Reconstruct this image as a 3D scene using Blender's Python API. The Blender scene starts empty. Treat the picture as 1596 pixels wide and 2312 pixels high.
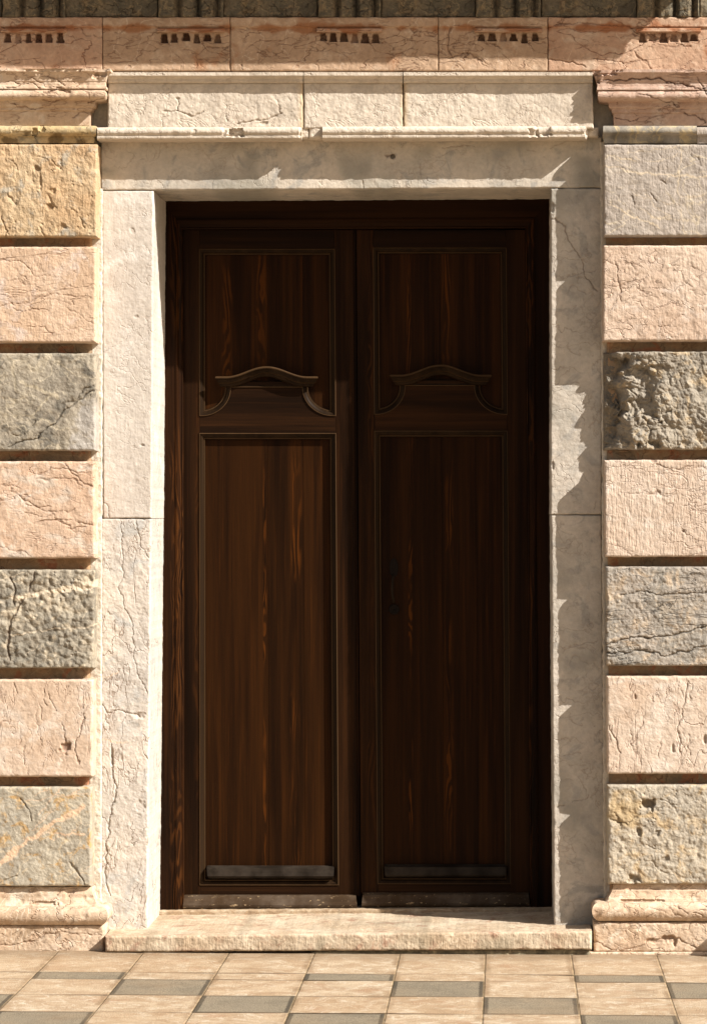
import bpy, math, random
import numpy as np
from mathutils import Vector

# ---------------------------------------------------------------- camera, light, exposure
F = 6335.0          # focal length in photo pixels (photo width taken as 1596)
D = 12.67           # camera distance to the face of the door jambs (m); facade pixel = 2 mm
CX, CY = 1140.0, 1152.0
FW, FH = 1596.0, 2312.0
HC = 1.965          # camera height
XC = (CX - 806.0) * D / F
KX, KZ = 1.88, 1.70  # sun: per metre into the wall it moves KX to the left and KZ down

scene = bpy.context.scene
cam_d = bpy.data.cameras.new('camera')
cam = bpy.data.objects.new('camera', cam_d)
scene.collection.objects.link(cam)
cam.location = (XC, -D, HC)
cam.rotation_euler = (math.radians(90), 0, 0)
cam_d.sensor_fit = 'AUTO'
cam_d.sensor_width = 36.0
cam_d.lens = F / FH * 36.0
cam_d.shift_x = (FW / 2 - CX) / FH
cam_d.shift_y = (CY - FH / 2) / FH
cam_d.clip_start = 0.1
cam_d.clip_end = 2000
scene.camera = cam

world = bpy.data.worlds.new('World')
scene.world = world
world.use_nodes = True
nt = world.node_tree
nt.nodes.clear()
sky = nt.nodes.new('ShaderNodeTexSky')
sky.sky_type = 'NISHITA'
sky.sun_disc = False
sky.sun_elevation = math.atan2(KZ, math.hypot(KX, 1.0))
sky.sun_rotation = math.atan2(KX, -1.0)
sky.dust_density = 2.5
sky.air_density = 1.0
wb = nt.nodes.new('ShaderNodeMix')
wb.data_type = 'RGBA'
wb.blend_type = 'MULTIPLY'
wb.inputs['Factor'].default_value = 1.0
wb.inputs['B'].default_value = (1.0, 0.90, 0.78, 1)      # the photograph's warm white balance
bg = nt.nodes.new('ShaderNodeBackground')
bg.inputs['Strength'].default_value = 0.065
wo = nt.nodes.new('ShaderNodeOutputWorld')
nt.links.new(sky.outputs[0], wb.inputs['A'])
nt.links.new(wb.outputs['Result'], bg.inputs['Color'])
nt.links.new(bg.outputs[0], wo.inputs['Surface'])

sun_d = bpy.data.lights.new('sun', 'SUN')
sun_d.energy = 5.0
sun_d.angle = math.radians(0.5)
sun_d.color = (1.0, 0.965, 0.91)
sun = bpy.data.objects.new('sun', sun_d)
scene.collection.objects.link(sun)
sun.rotation_euler = Vector((-KX, 1.0, -KZ)).to_track_quat('-Z', 'Y').to_euler()
sun.location = (6, -8, 8)

scene.view_settings.view_transform = 'Standard'
scene.view_settings.look = 'None'
scene.view_settings.exposure = 0.80
scene.view_settings.gamma = 1.0
scene.cycles.max_bounces = 6
scene.cycles.diffuse_bounces = 4

# ---------------------------------------------------------------- helpers
def W(px, py, Y):
    """photo pixel on the plane at depth Y -> world"""
    s = (D + Y) / F
    return (px - CX) * s + XC, Y + 0 * px, HC - (py - CY) * s

def sstep(a, b, x):
    t = np.clip((x - a) / (b - a), 0, 1)
    return t * t * (3 - 2 * t)

def _hash(ix, iy, seed):
    h = (ix.astype(np.int64) * 374761393 + iy.astype(np.int64) * 668265263 + int(seed) * 974711) & 0xFFFFFFFF
    h = ((h ^ (h >> 13)) * 1274126177) & 0xFFFFFFFF
    h = (h ^ (h >> 16)) & 0xFFFFFFFF
    return h

def pnoise(x, y, seed=0):
    """2-D gradient noise, about -1..1"""
    x = np.asarray(x, float); y = np.asarray(y, float)
    x0 = np.floor(x); y0 = np.floor(y)
    fx = x - x0; fy = y - y0
    u = fx * fx * fx * (fx * (fx * 6 - 15) + 10)
    v = fy * fy * fy * (fy * (fy * 6 - 15) + 10)
    def g(dx, dy):
        a = _hash(x0 + dx, y0 + dy, seed) * (2 * math.pi / 4294967296.0)
        return np.cos(a) * (fx - dx) + np.sin(a) * (fy - dy)
    n0 = g(0, 0) * (1 - u) + g(1, 0) * u
    n1 = g(0, 1) * (1 - u) + g(1, 1) * u
    return (n0 * (1 - v) + n1 * v) * 1.5

def fbm(x, y, scale, octaves=4, seed=0, ridged=False):
    r = 0; a = 1.0; t = 0
    for o in range(octaves):
        n = pnoise(x * scale + 17.3 * o, y * scale + 9.1 * o, seed + o * 31)
        if ridged:
            n = 1 - 2 * np.abs(n)
        r = r + a * n; t += a
        a *= 0.5; scale *= 2.03
    return r / t

def worley(x, y, scale, seed=0):
    x = np.asarray(x) * scale; y = np.asarray(y) * scale
    ix = np.floor(x); iy = np.floor(y)
    f1 = np.full(x.shape, 9.0); f2 = np.full(x.shape, 9.0)
    for dx in (-1, 0, 1):
        for dy in (-1, 0, 1):
            jx = ix + dx; jy = iy + dy
            px = jx + _hash(jx, jy, seed) / 4294967296.0
            py = jy + _hash(jx, jy, seed + 51) / 4294967296.0
            d = np.hypot(px - x, py - y)
            f2 = np.minimum(f2, np.maximum(d, f1)); f1 = np.minimum(f1, d)
    return f1, f2

def polydist(px, py, pts):
    d = np.full(px.shape, 1e9)
    for (x0, y0), (x1, y1) in zip(pts[:-1], pts[1:]):
        dx, dy = x1 - x0, y1 - y0
        L = dx * dx + dy * dy + 1e-9
        t = np.clip(((px - x0) * dx + (py - y0) * dy) / L, 0, 1)
        d = np.minimum(d, np.hypot(px - x0 - t * dx, py - y0 - t * dy))
    return d

def walk(rng, x, y, ang, n, step=9, wander=0.35):
    pts = [(x, y)]
    a = ang
    for _ in range(n):
        a = ang + (a - ang) * 0.5 + rng.gauss(0, wander)
        x += step * math.cos(a); y += step * math.sin(a)
        pts.append((x, y))
    return pts

def link(o, parent=None):
    scene.collection.objects.link(o)
    if parent is not None:
        o.parent = parent
    return o

def world_loc(o):
    v = Vector(o.location)
    while o.parent is not None:
        o = o.parent
        v += Vector(o.location)
    return v

def make_obj(name, V, faces, mat, parent=None, attrs=None, smooth=True, sharp=None, bevel=None, label=None, mat2=None):
    """one mesh object; V world coordinates, faces list of lists or an (n,4) array"""
    V = np.asarray(V, float)
    org = (V.min(0) + V.max(0)) / 2
    me = bpy.data.meshes.new(name)
    L = V - org
    if isinstance(faces, np.ndarray):
        n = len(faces)
        me.vertices.add(len(L)); me.vertices.foreach_set('co', L.astype(np.float32).ravel())
        me.loops.add(n * 4); me.loops.foreach_set('vertex_index', faces.astype(np.int32).ravel())
        me.polygons.add(n); me.polygons.foreach_set('loop_start', np.arange(0, n * 4, 4, dtype=np.int32))
        me.update(calc_edges=True)
    else:
        me.from_pydata([tuple(v) for v in L], [], faces)
        me.update()
    me.polygons.foreach_set('use_smooth', np.full(len(me.polygons), bool(smooth)))
    if sharp:
        me.set_sharp_from_angle(angle=math.radians(sharp))
    for k, a in (attrs or {}).items():
        at = me.attributes.new(k, 'FLOAT', 'POINT')
        at.data.foreach_set('value', np.asarray(a, np.float32).ravel())
    if mat is not None:
        me.materials.append(mat)
    if mat2 is not None:
        me.materials.append(mat2[0])
        for q in mat2[1]: me.polygons[q].material_index = 1
    o = bpy.data.objects.new(name, me)
    link(o, parent)
    o.location = Vector(org) - (world_loc(parent) if parent is not None else Vector((0, 0, 0)))
    if bevel:
        b = o.modifiers.new('bevel', 'BEVEL'); b.width = bevel; b.segments = 2; b.limit_method = 'ANGLE'
    if label:
        o['label'] = label
    return o

def thing(name, label, cat, loc, group=None):
    o = bpy.data.objects.new(name, None)
    link(o); o.location = loc
    o.empty_display_size = 0.2
    o['label'] = label; o['category'] = cat; o['kind'] = 'thing'
    if group: o['group'] = group
    return o

def tag(o, label, cat, group=None):
    o['label'] = label; o['category'] = cat; o['kind'] = 'thing'
    if group: o['group'] = group
    return o

# ---------------------------------------------------------------- materials
def lin(c, k=1.0):
    def f(u):
        u /= 255.0
        return (u / 12.92 if u <= 0.04045 else ((u + 0.055) / 1.055) ** 2.4) * k
    return (f(c[0]), f(c[1]), f(c[2]), 1)

class NG:
    def __init__(self, name):
        self.m = bpy.data.materials.new(name); self.m.use_nodes = True
        self.t = self.m.node_tree; self.t.nodes.clear()
        self.out = self.n('ShaderNodeOutputMaterial'); self.b = self.n('ShaderNodeBsdfPrincipled')
        self.t.links.new(self.b.outputs[0], self.out.inputs[0])
    def n(self, typ, **kw):
        x = self.t.nodes.new(typ)
        for k, v in kw.items():
            if hasattr(x, k) and not isinstance(v, bpy.types.NodeSocket): setattr(x, k, v)
        return x
    def l(self, a, b): self.t.links.new(a, b)
    def coords(self, off=(0, 0, 0), sc=(1, 1, 1), rot=(0, 0, 0)):
        c = self.n('ShaderNodeTexCoord'); m = self.n('ShaderNodeMapping')
        m.inputs['Location'].default_value = off; m.inputs['Scale'].default_value = sc; m.inputs['Rotation'].default_value = rot
        self.l(c.outputs['Object'], m.inputs['Vector'])
        return m.outputs[0]
    def noise(self, vec, scale, detail=4, rough=0.55, dist=0.0):
        x = self.n('ShaderNodeTexNoise'); x.inputs['Scale'].default_value = scale
        x.inputs['Detail'].default_value = detail; x.inputs['Roughness'].default_value = rough
        x.inputs['Distortion'].default_value = dist
        self.l(vec, x.inputs['Vector'])
        return x.outputs['Fac']
    def ramp(self, fac, a, b, v0=0.0, v1=1.0):
        x = self.n('ShaderNodeMapRange'); x.interpolation_type = 'SMOOTHSTEP'
        x.inputs['From Min'].default_value = a; x.inputs['From Max'].default_value = b
        x.inputs['To Min'].default_value = v0; x.inputs['To Max'].default_value = v1
        self.l(fac, x.inputs['Value'])
        return x.outputs[0]
    def mix(self, fac, a, b, mode='MIX'):
        x = self.n('ShaderNodeMix'); x.data_type = 'RGBA'; x.blend_type = mode
        for s, v in (('A', a), ('B', b)):
            if isinstance(v, bpy.types.NodeSocket): self.l(v, x.inputs[s])
            else: x.inputs[s].default_value = v
        if isinstance(fac, bpy.types.NodeSocket): self.l(fac, x.inputs['Factor'])
        else: x.inputs['Factor'].default_value = fac
        return x.outputs['Result']
    def math(self, op, a, b=None):
        x = self.n('ShaderNodeMath'); x.operation = op
        for i, v in enumerate((a, b)):
            if v is None: continue
            if isinstance(v, bpy.types.NodeSocket): self.l(v, x.inputs[i])
            else: x.inputs[i].default_value = v
        return x.outputs[0]
    def attr(self, name):
        x = self.n('ShaderNodeAttribute'); x.attribute_name = name
        return x.outputs['Fac']
    def line(self, vec, scale, width, detail=3, dist=0.6):
        """thin wandering lines: where a noise crosses its middle value"""
        v = self.noise(vec, scale, detail, 0.5, dist)
        d = self.math('ABSOLUTE', self.math('SUBTRACT', v, 0.5))
        return self.ramp(d, 0.0, width, 1.0, 0.0)
    def bump(self, h, strength=0.6, dist=0.004, normal=None):
        x = self.n('ShaderNodeBump'); x.inputs['Strength'].default_value = strength; x.inputs['Distance'].default_value = dist
        self.l(h, x.inputs['Height'])
        if normal is not None: self.l(normal, x.inputs['Normal'])
        return x.outputs[0]

KB = 0.70   # same for the banded blocks
KA = 0.80   # lit appearance -> albedo

def stone(name, a, b, c=None, vein=(225, 210, 185), vein_amt=0.0, vein_scale=3.0, vein_w=0.012, blotch=2.5, crack_col=(95, 60, 40),
          mott=0.35, bump=0.5, tool=0.0, tool_rot=0.6, hair=0.0, hair_sc=(1, 1, 1), vein2=(235, 205, 175), tint=(215, 200, 180),
          pit=0.0, seed=0, k=KA, grime=0.0):
    g = NG(name)
    rnd = random.Random(seed * 7 + 3)
    off = (rnd.uniform(-50, 50), rnd.uniform(-50, 50), rnd.uniform(-50, 50))
    v = g.coords(off)
    col = g.mix(g.ramp(g.noise(v, blotch, 5, 0.6, 0.4), 0.36, 0.64), lin(a, k), lin(b, k))
    if c is not None:
        col = g.mix(g.ramp(g.noise(v, blotch * 2.7, 5, 0.62, 0.8), 0.52, 0.66), col, lin(c, k))
    # fine grain of the stone
    gr = g.noise(v, 55, 5, 0.7)
    col = g.mix(mott, col, g.mix(g.ramp(gr, 0.3, 0.7), (0.72, 0.70, 0.68, 1), (1.22, 1.20, 1.16, 1)), 'MULTIPLY')
    gr2 = g.noise(v, 14, 4, 0.65)
    col = g.mix(mott * 0.7, col, g.mix(g.ramp(gr2, 0.34, 0.66), (0.80, 0.76, 0.72, 1), (1.15, 1.16, 1.16, 1)), 'MULTIPLY')
    if grime > 0:
        col = g.mix(g.ramp(g.noise(v, 3.2, 6, 0.7, 0.5), 0.50, 0.72, 0, grime), col, lin((120, 105, 80), k))
    if vein_amt > 0:
        l1 = g.line(v, vein_scale, vein_w, 4, 0.8)
        l2 = g.line(g.coords((off[1], off[2], off[0]), (1.0, 1.0, 2.2), (0, 0.5, 0)), vein_scale * 2.3, vein_w * 0.9, 3, 0.5)
        m = g.ramp(g.noise(v, 2.2, 2), 0.42, 0.62)
        col = g.mix(g.math('MULTIPLY', g.math('MAXIMUM', l1, g.math('MULTIPLY', l2, m)), vein_amt), col, lin(vein, k))
    hl = None
    if hair > 0:
        hv = g.coords((off[2], off[0], off[1]), hair_sc)
        hl = g.math('MULTIPLY', g.line(hv, 5.0, 0.011, 5, 0.5), g.ramp(g.noise(v, 4.0, 2), 0.42, 0.56))
        hl2 = g.math('MULTIPLY', g.line(hv, 13.0, 0.018, 4, 0.4), g.ramp(g.noise(v, 5.5, 2), 0.46, 0.6))
        hl = g.math('MAXIMUM', hl, hl2)
        col = g.mix(g.math('MULTIPLY', hl, hair), col, lin(crack_col, k))
    col = g.mix(g.attr('tint'), col, g.mix(g.ramp(gr2, .3, .7), lin(tint, k), lin(tint, k * .8)))
    col = g.mix(g.attr('vein'), col, lin(vein2, k))
    col = g.mix(g.attr('crack'), col, lin(crack_col, k * 0.7))
    g.l(col, g.b.inputs['Base Color'])
    g.b.inputs['Roughness'].default_value = 0.88
    g.b.inputs['Specular IOR Level'].default_value = 0.25
    h = g.math('ADD', g.math('MULTIPLY', g.noise(v, 95, 4, 0.65), 0.55), g.math('MULTIPLY', g.noise(v, 28, 4, 0.6), 0.9))
    if tool > 0:
        tv = g.coords(off, (1.0, 1.0, 0.16), (0, tool_rot, 0))
        h = g.math('ADD', h, g.math('MULTIPLY', g.noise(tv, 110, 3, 0.6), tool))
    if hl is not None:
        h = g.math('SUBTRACT', h, g.math('MULTIPLY', hl, 1.2 * min(1, hair + .3)))
    if pit > 0:
        vo = g.n('ShaderNodeTexVoronoi'); vo.inputs['Scale'].default_value = 42
        g.l(v, vo.inputs['Vector'])
        pm = g.math('MULTIPLY', g.ramp(vo.outputs['Distance'], 0.05, 0.32, 1, 0), g.ramp(g.noise(v, 9, 3), 0.5, 0.62))
        h = g.math('SUBTRACT', h, g.math('MULTIPLY', pm, pit))
    g.l(g.bump(h, bump, 0.006), g.b.inputs['Normal'])
    return g.m

def wood(name, dark, mid, hi, axis='Z', flame=1.0, seed=0, dust=0.0, rough=0.5, wear=0.0, bands=((0.0, .06),)):
    g = NG(name)
    rnd = random.Random(seed + 91)
    off = (rnd.uniform(-20, 20), rnd.uniform(-20, 20), rnd.uniform(-20, 20))
    def sc(a, l):
        return (a, a, l) if axis == 'Z' else (l, a, a)
    bd = g.attr('board')
    shift = g.n('ShaderNodeVectorMath'); shift.operation = 'SCALE'; shift.inputs[0].default_value = (7.3, 3.1, 5.7); g.l(bd, shift.inputs['Scale'])
    cshift = g.n('ShaderNodeTexCoord'); vsum = g.n('ShaderNodeVectorMath'); vsum.operation = 'ADD'
    g.l(cshift.outputs['Object'], vsum.inputs[0]); g.l(shift.outputs[0], vsum.inputs[1])
    def coords(o, sca):
        m = g.n('ShaderNodeMapping'); m.inputs['Location'].default_value = o; m.inputs['Scale'].default_value = sca
        g.l(vsum.outputs[0], m.inputs['Vector']); return m.outputs[0]
    fine = g.noise(coords(off, sc(120, 2.2)), 1.0, 5, 0.6)
    broad = g.noise(coords(off, sc(11, 0.55)), 1.0, 4, 0.55, 0.3)
    warp = g.noise(coords(off, sc(9, 1.6)), 1.0, 3, 0.5, 0.6)
    co = g.n('ShaderNodeTexCoord'); sx = g.n('ShaderNodeSeparateXYZ'); g.l(co.outputs['Object'], sx.inputs[0])
    across = sx.outputs['X'] if axis == 'Z' else sx.outputs['Z']
    ring = g.math('SINE', g.math('ADD', g.math('MULTIPLY', across, 330.0), g.math('MULTIPLY', warp, 62.0)))
    ring = g.ramp(ring, -0.3, 0.9)
    mask = None
    for (c0, wd) in bands:
        dd = g.math('ABSOLUTE', g.math('ADD', g.math('SUBTRACT', across, c0), g.math('MULTIPLY', g.math('SUBTRACT', g.noise(coords(off, sc(3, 2.2)), 1.0, 3, 0.6), 0.5), wd * 1.6)))
        mk = g.ramp(dd, wd * 0.35, wd * 1.1, 1, 0)
        mask = mk if mask is None else g.math('MAXIMUM', mask, mk)
    mask = g.math('MULTIPLY', mask, g.ramp(g.noise(coords((off[1], off[2], off[0]), sc(6, 2.0)), 1.0, 3, 0.6), 0.40, 0.62))
    broad2 = g.noise(coords((off[2], off[1], off[0]), sc(38, 0.9)), 1.0, 3, 0.55)
    base = g.mix(g.ramp(g.math('ADD', g.math('MULTIPLY', broad, .65), g.math('MULTIPLY', broad2, .35)), 0.33, 0.66), dark, mid)
    base = g.mix(g.math('MULTIPLY', g.ramp(fine, 0.54, 0.76), 0.28), base, hi)
    base = g.mix(g.math('MULTIPLY', g.ramp(fine, 0.46, 0.30), 0.4), base, tuple(x * 0.6 for x in dark[:3]) + (1,))
    base = g.mix(g.ramp(broad2, .52, .76, 0, .34), base, tuple(.5 * (p + q) for p, q in zip(mid[:3], hi[:3])) + (1,))
    base = g.mix(1.0, base, g.mix(bd, (.82, .82, .84, 1), (1.18, 1.15, 1.1, 1)), 'MULTIPLY')
    if flame > 0:
        base = g.mix(g.math('MULTIPLY', g.math('MULTIPLY', ring, mask), flame), base, hi)
    if dust > 0:
        dn = g.noise(coords(off, (1, 1, 1)), 7, 5, 0.65)
        base = g.mix(g.ramp(dn, 0.35, 0.75, 0, dust), base, (0.19, 0.15, 0.115, 1))
    sp = g.noise(coords(off, sc(70, 34)), 1.0, 6, 0.72)
    if wear > 0:
        base = g.mix(g.ramp(sp, 0.60, 0.66, 0, wear), base, (0.42, 0.30, 0.17, 1))
    base = g.mix(g.attr('edge'), base, (0.26, 0.145, 0.065, 1))  # worn edges lightened, highlights put into the colour as well
    g.l(base, g.b.inputs['Base Color'])
    g.b.inputs['Roughness'].default_value = rough
    g.b.inputs['Specular IOR Level'].default_value = 0.05
    h = g.math('ADD', fine, g.math('MULTIPLY', ring, 0.25))
    g.l(g.bump(h, 0.35, 0.0012), g.b.inputs['Normal'])
    return g.m

def plain(name, col, rough=0.5, metal=0.0):
    g = NG(name)
    v = g.coords()
    c = g.mix(g.ramp(g.noise(v, 60, 4), 0.35, 0.65), col, tuple(x * 0.6 for x in col[:3]) + (1,))
    g.l(c, g.b.inputs['Base Color'])
    g.b.inputs['Specular IOR Level'].default_value = .15; g.b.inputs['Roughness'].default_value = rough; g.b.inputs['Metallic'].default_value = metal
    g.l(g.bump(g.noise(v, 300, 3), 0.2, 0.001), g.b.inputs['Normal'])
    return g.m

# ---------------------------------------------------------------- stone shapes
def span(a, b, step, lo=-25, hi=1621, coarse=22):
    """pixel stations from a to b: fine inside the frame, coarse outside it"""
    out = []
    segs = []
    if a < lo: segs.append((a, min(lo, b), coarse))
    if b > lo and a < hi: segs.append((max(a, lo), min(b, hi), step))
    if b > hi: segs.append((max(hi, a), b, coarse))
    for (p, q, st) in segs:
        if q - p < 1e-6: continue
        n = max(2, int(math.ceil((q - p) / st)) + 1)
        x = np.linspace(p, q, n)
        out.append(x if not out else x[1:])
    return np.concatenate(out)

def slab(name, mat, c, Yf, Yb, parent=None, res=1.7, rnd=0.010, chip=0.012, rough=((6, .004), (26, .0018)), jit=0.0025,
         cracks=(), veins=(), pits=(), custom=None, tint=None, seed=1, side_rows=5, resy=None, label=None, edge_clean=1.0, side_noise=0.0):
    """a dressed stone: front face a fine height field with worn, chipped edges, and its four sides running back to Yb.
    c = (xl_top, xl_bot, xr_top, xr_bot, yt_left, yt_right, yb_left, yb_right) in photo pixels on the plane Yf"""
    xlt, xlb, xrt, xrb, ytl, ytr, ybl, ybr = c
    xa = span(min(xlt, xlb), max(xrt, xrb), res)
    s = (xa - xa[0]) / (xa[-1] - xa[0])
    ya = span(min(ytl, ytr), max(ybl, ybr), resy or res, -25, 2340, 22)
    t = (ya - ya[0]) / (ya[-1] - ya[0])
    S, T = np.meshgrid(s, t)
    xl = xlt + (xlb - xlt) * T; xr = xrt + (xrb - xrt) * T
    PX = xl + (xr - xl) * S
    yt = ytl + (ytr - ytl) * S; yb = ybl + (ybr - ybl) * S
    PY = yt + (yb - yt) * T
    m = (D + Yf) / F
    # distance to the outline in metres
    eL, eR, eT, eB = (PX - xl) * m, (xr - PX) * m, (PY - yt) * m, (yb - PY) * m
    nz = seed * 13
    wob = 0.5 * jit * (fbm(PX * m, PY * m, 30, 3, nz + 5))
    e = np.minimum(np.minimum(eL, eR), np.minimum(eT, eB))
    c1 = fbm(PX * m, PY * m, 16, 3, nz + 1)
    r = rnd + chip * np.clip(c1 - 0.12, 0, 1) ** 1.3 * 2.2
    q = np.clip(r - e, 0, None)
    dep = r - np.sqrt(np.maximum(r * r - np.minimum(q, r) ** 2, 0))
    for sc_, amp in rough:
        dep = dep + amp * fbm(PX * m, PY * m, sc_, 4, nz + int(sc_))
    crk = np.zeros_like(PX); ven = np.zeros_like(PX)
    if cracks or veins:
        wx = PX + 5 * pnoise(PX / 23, PY / 23, nz + 7) + 2.2 * pnoise(PX / 7, PY / 7, nz + 8)
        wy = PY + 5 * pnoise(PX / 23 + 40, PY / 23, nz + 9) + 2.2 * pnoise(PX / 7 + 40, PY / 7, nz + 10)
    for pts, w, dpt, dark in cracks:
        d = polydist(wx, wy, pts)
        dpt *= 0.6; dark *= 0.6; w *= 0.72
        ww = w * (0.55 + 0.8 * np.clip(pnoise(PX / 30, PY / 30, nz + 11) + 0.5, 0, 1))
        gss = np.exp(-(d / ww) ** 2)
        dep = dep + dpt * gss
        crk = np.maximum(crk, dark * gss)
    for pts, w, amt in veins:
        d = polydist(wx, wy, pts)
        ww = w * (0.6 + 0.7 * np.clip(pnoise(PX / 40, PY / 40, nz + 12) + 0.5, 0, 1))
        ven = np.maximum(ven, amt * (1 - sstep(ww * 0.6, ww * 1.15, d)))
    for (cx, cy, rx, ry, dpt, dark) in pits:
        dpt *= .75; dark *= .7
        d = np.hypot((PX - cx) / rx, (PY - cy) / ry) * (1 + 0.45 * pnoise(PX / 9, PY / 9, nz + 13))
        k = 1 - sstep(0.55, 1.05, d)
        dep = dep + dpt * k
        crk = np.maximum(crk, dark * k)
    if custom is not None:
        ex, ec = custom(PX, PY)
        dep = dep + ex
        if ec is not None: crk = np.maximum(crk, ec)
    tn = tint(PX, PY) if tint is not None else np.zeros_like(PX)
    Y = Yf + dep
    # outline wobble, fading inwards
    fade = np.exp(-e / 0.02)
    X, _, Z = W(PX, PY, Yf)
    X = X + fade * jit * fbm(PX * m * 0.3, PY * m, 22, 3, nz + 3) * np.sign(0.5 - S) * 1.0
    Z = Z + fade * jit * fbm(PX * m, PY * m * 0.3, 22, 3, nz + 4) * np.sign(T - 0.5) * 1.0
    ny, nx = PX.shape
    front = np.stack([X, Y, Z], -1).reshape(-1, 3)
    idx = np.arange(ny * nx).reshape(ny, nx)
    quads = np.stack([idx[:-1, :-1], idx[1:, :-1], idx[1:, 1:], idx[:-1, 1:]], -1).reshape(-1, 4)
    loop = np.concatenate([idx[0, :-1], idx[:-1, -1], idx[-1, :0:-1], idx[:0:-1, 0]])
    n = len(loop)
    rows = [loop]; Vs = [front]; base = len(front)
    av = [a.reshape(-1) for a in (crk, ven, tn)]
    at = [[a] for a in av]
    for k in range(1, side_rows + 1):
        f = k / side_rows
        p = front[loop].copy()
        p[:, 1] = p[:, 1] * (1 - f) + Yb * f
        if side_noise > 0 and k < side_rows:
            p[:, 0] += side_noise * pnoise(p[:, 1] * 20, p[:, 2] * 20, nz + 21)
            p[:, 2] += side_noise * pnoise(p[:, 1] * 20 + 9, p[:, 0] * 20, nz + 22)
        Vs.append(p)
        rows.append(np.arange(base, base + n)); base += n
        for i in range(3): at[i].append(av[i][loop] * (1 if i else (1 - f)))
    fq = [quads]
    for a, b in zip(rows[:-1], rows[1:]):
        a2, b2 = np.roll(a, -1), np.roll(b, -1)
        fq.append(np.stack([a, a2, b2, b], -1))
    return make_obj(name, np.concatenate(Vs), np.concatenate(fq), mat, parent,
                    dict(crack=np.concatenate(at[0]), vein=np.concatenate(at[1]), tint=np.concatenate(at[2])), True, 60, label=label)

def resample(prof, step):
    out = [prof[0]]
    for p, q in zip(prof[:-1], prof[1:]):
        L = max(abs(q[0] - p[0]), abs(q[1] - p[1]) / 0.002)
        n = max(1, int(round(L / step)))
        for k in range(1, n + 1):
            f = k / n
            out.append(tuple(u + (v - u) * f for u, v in zip(p, q)))
    return out

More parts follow.
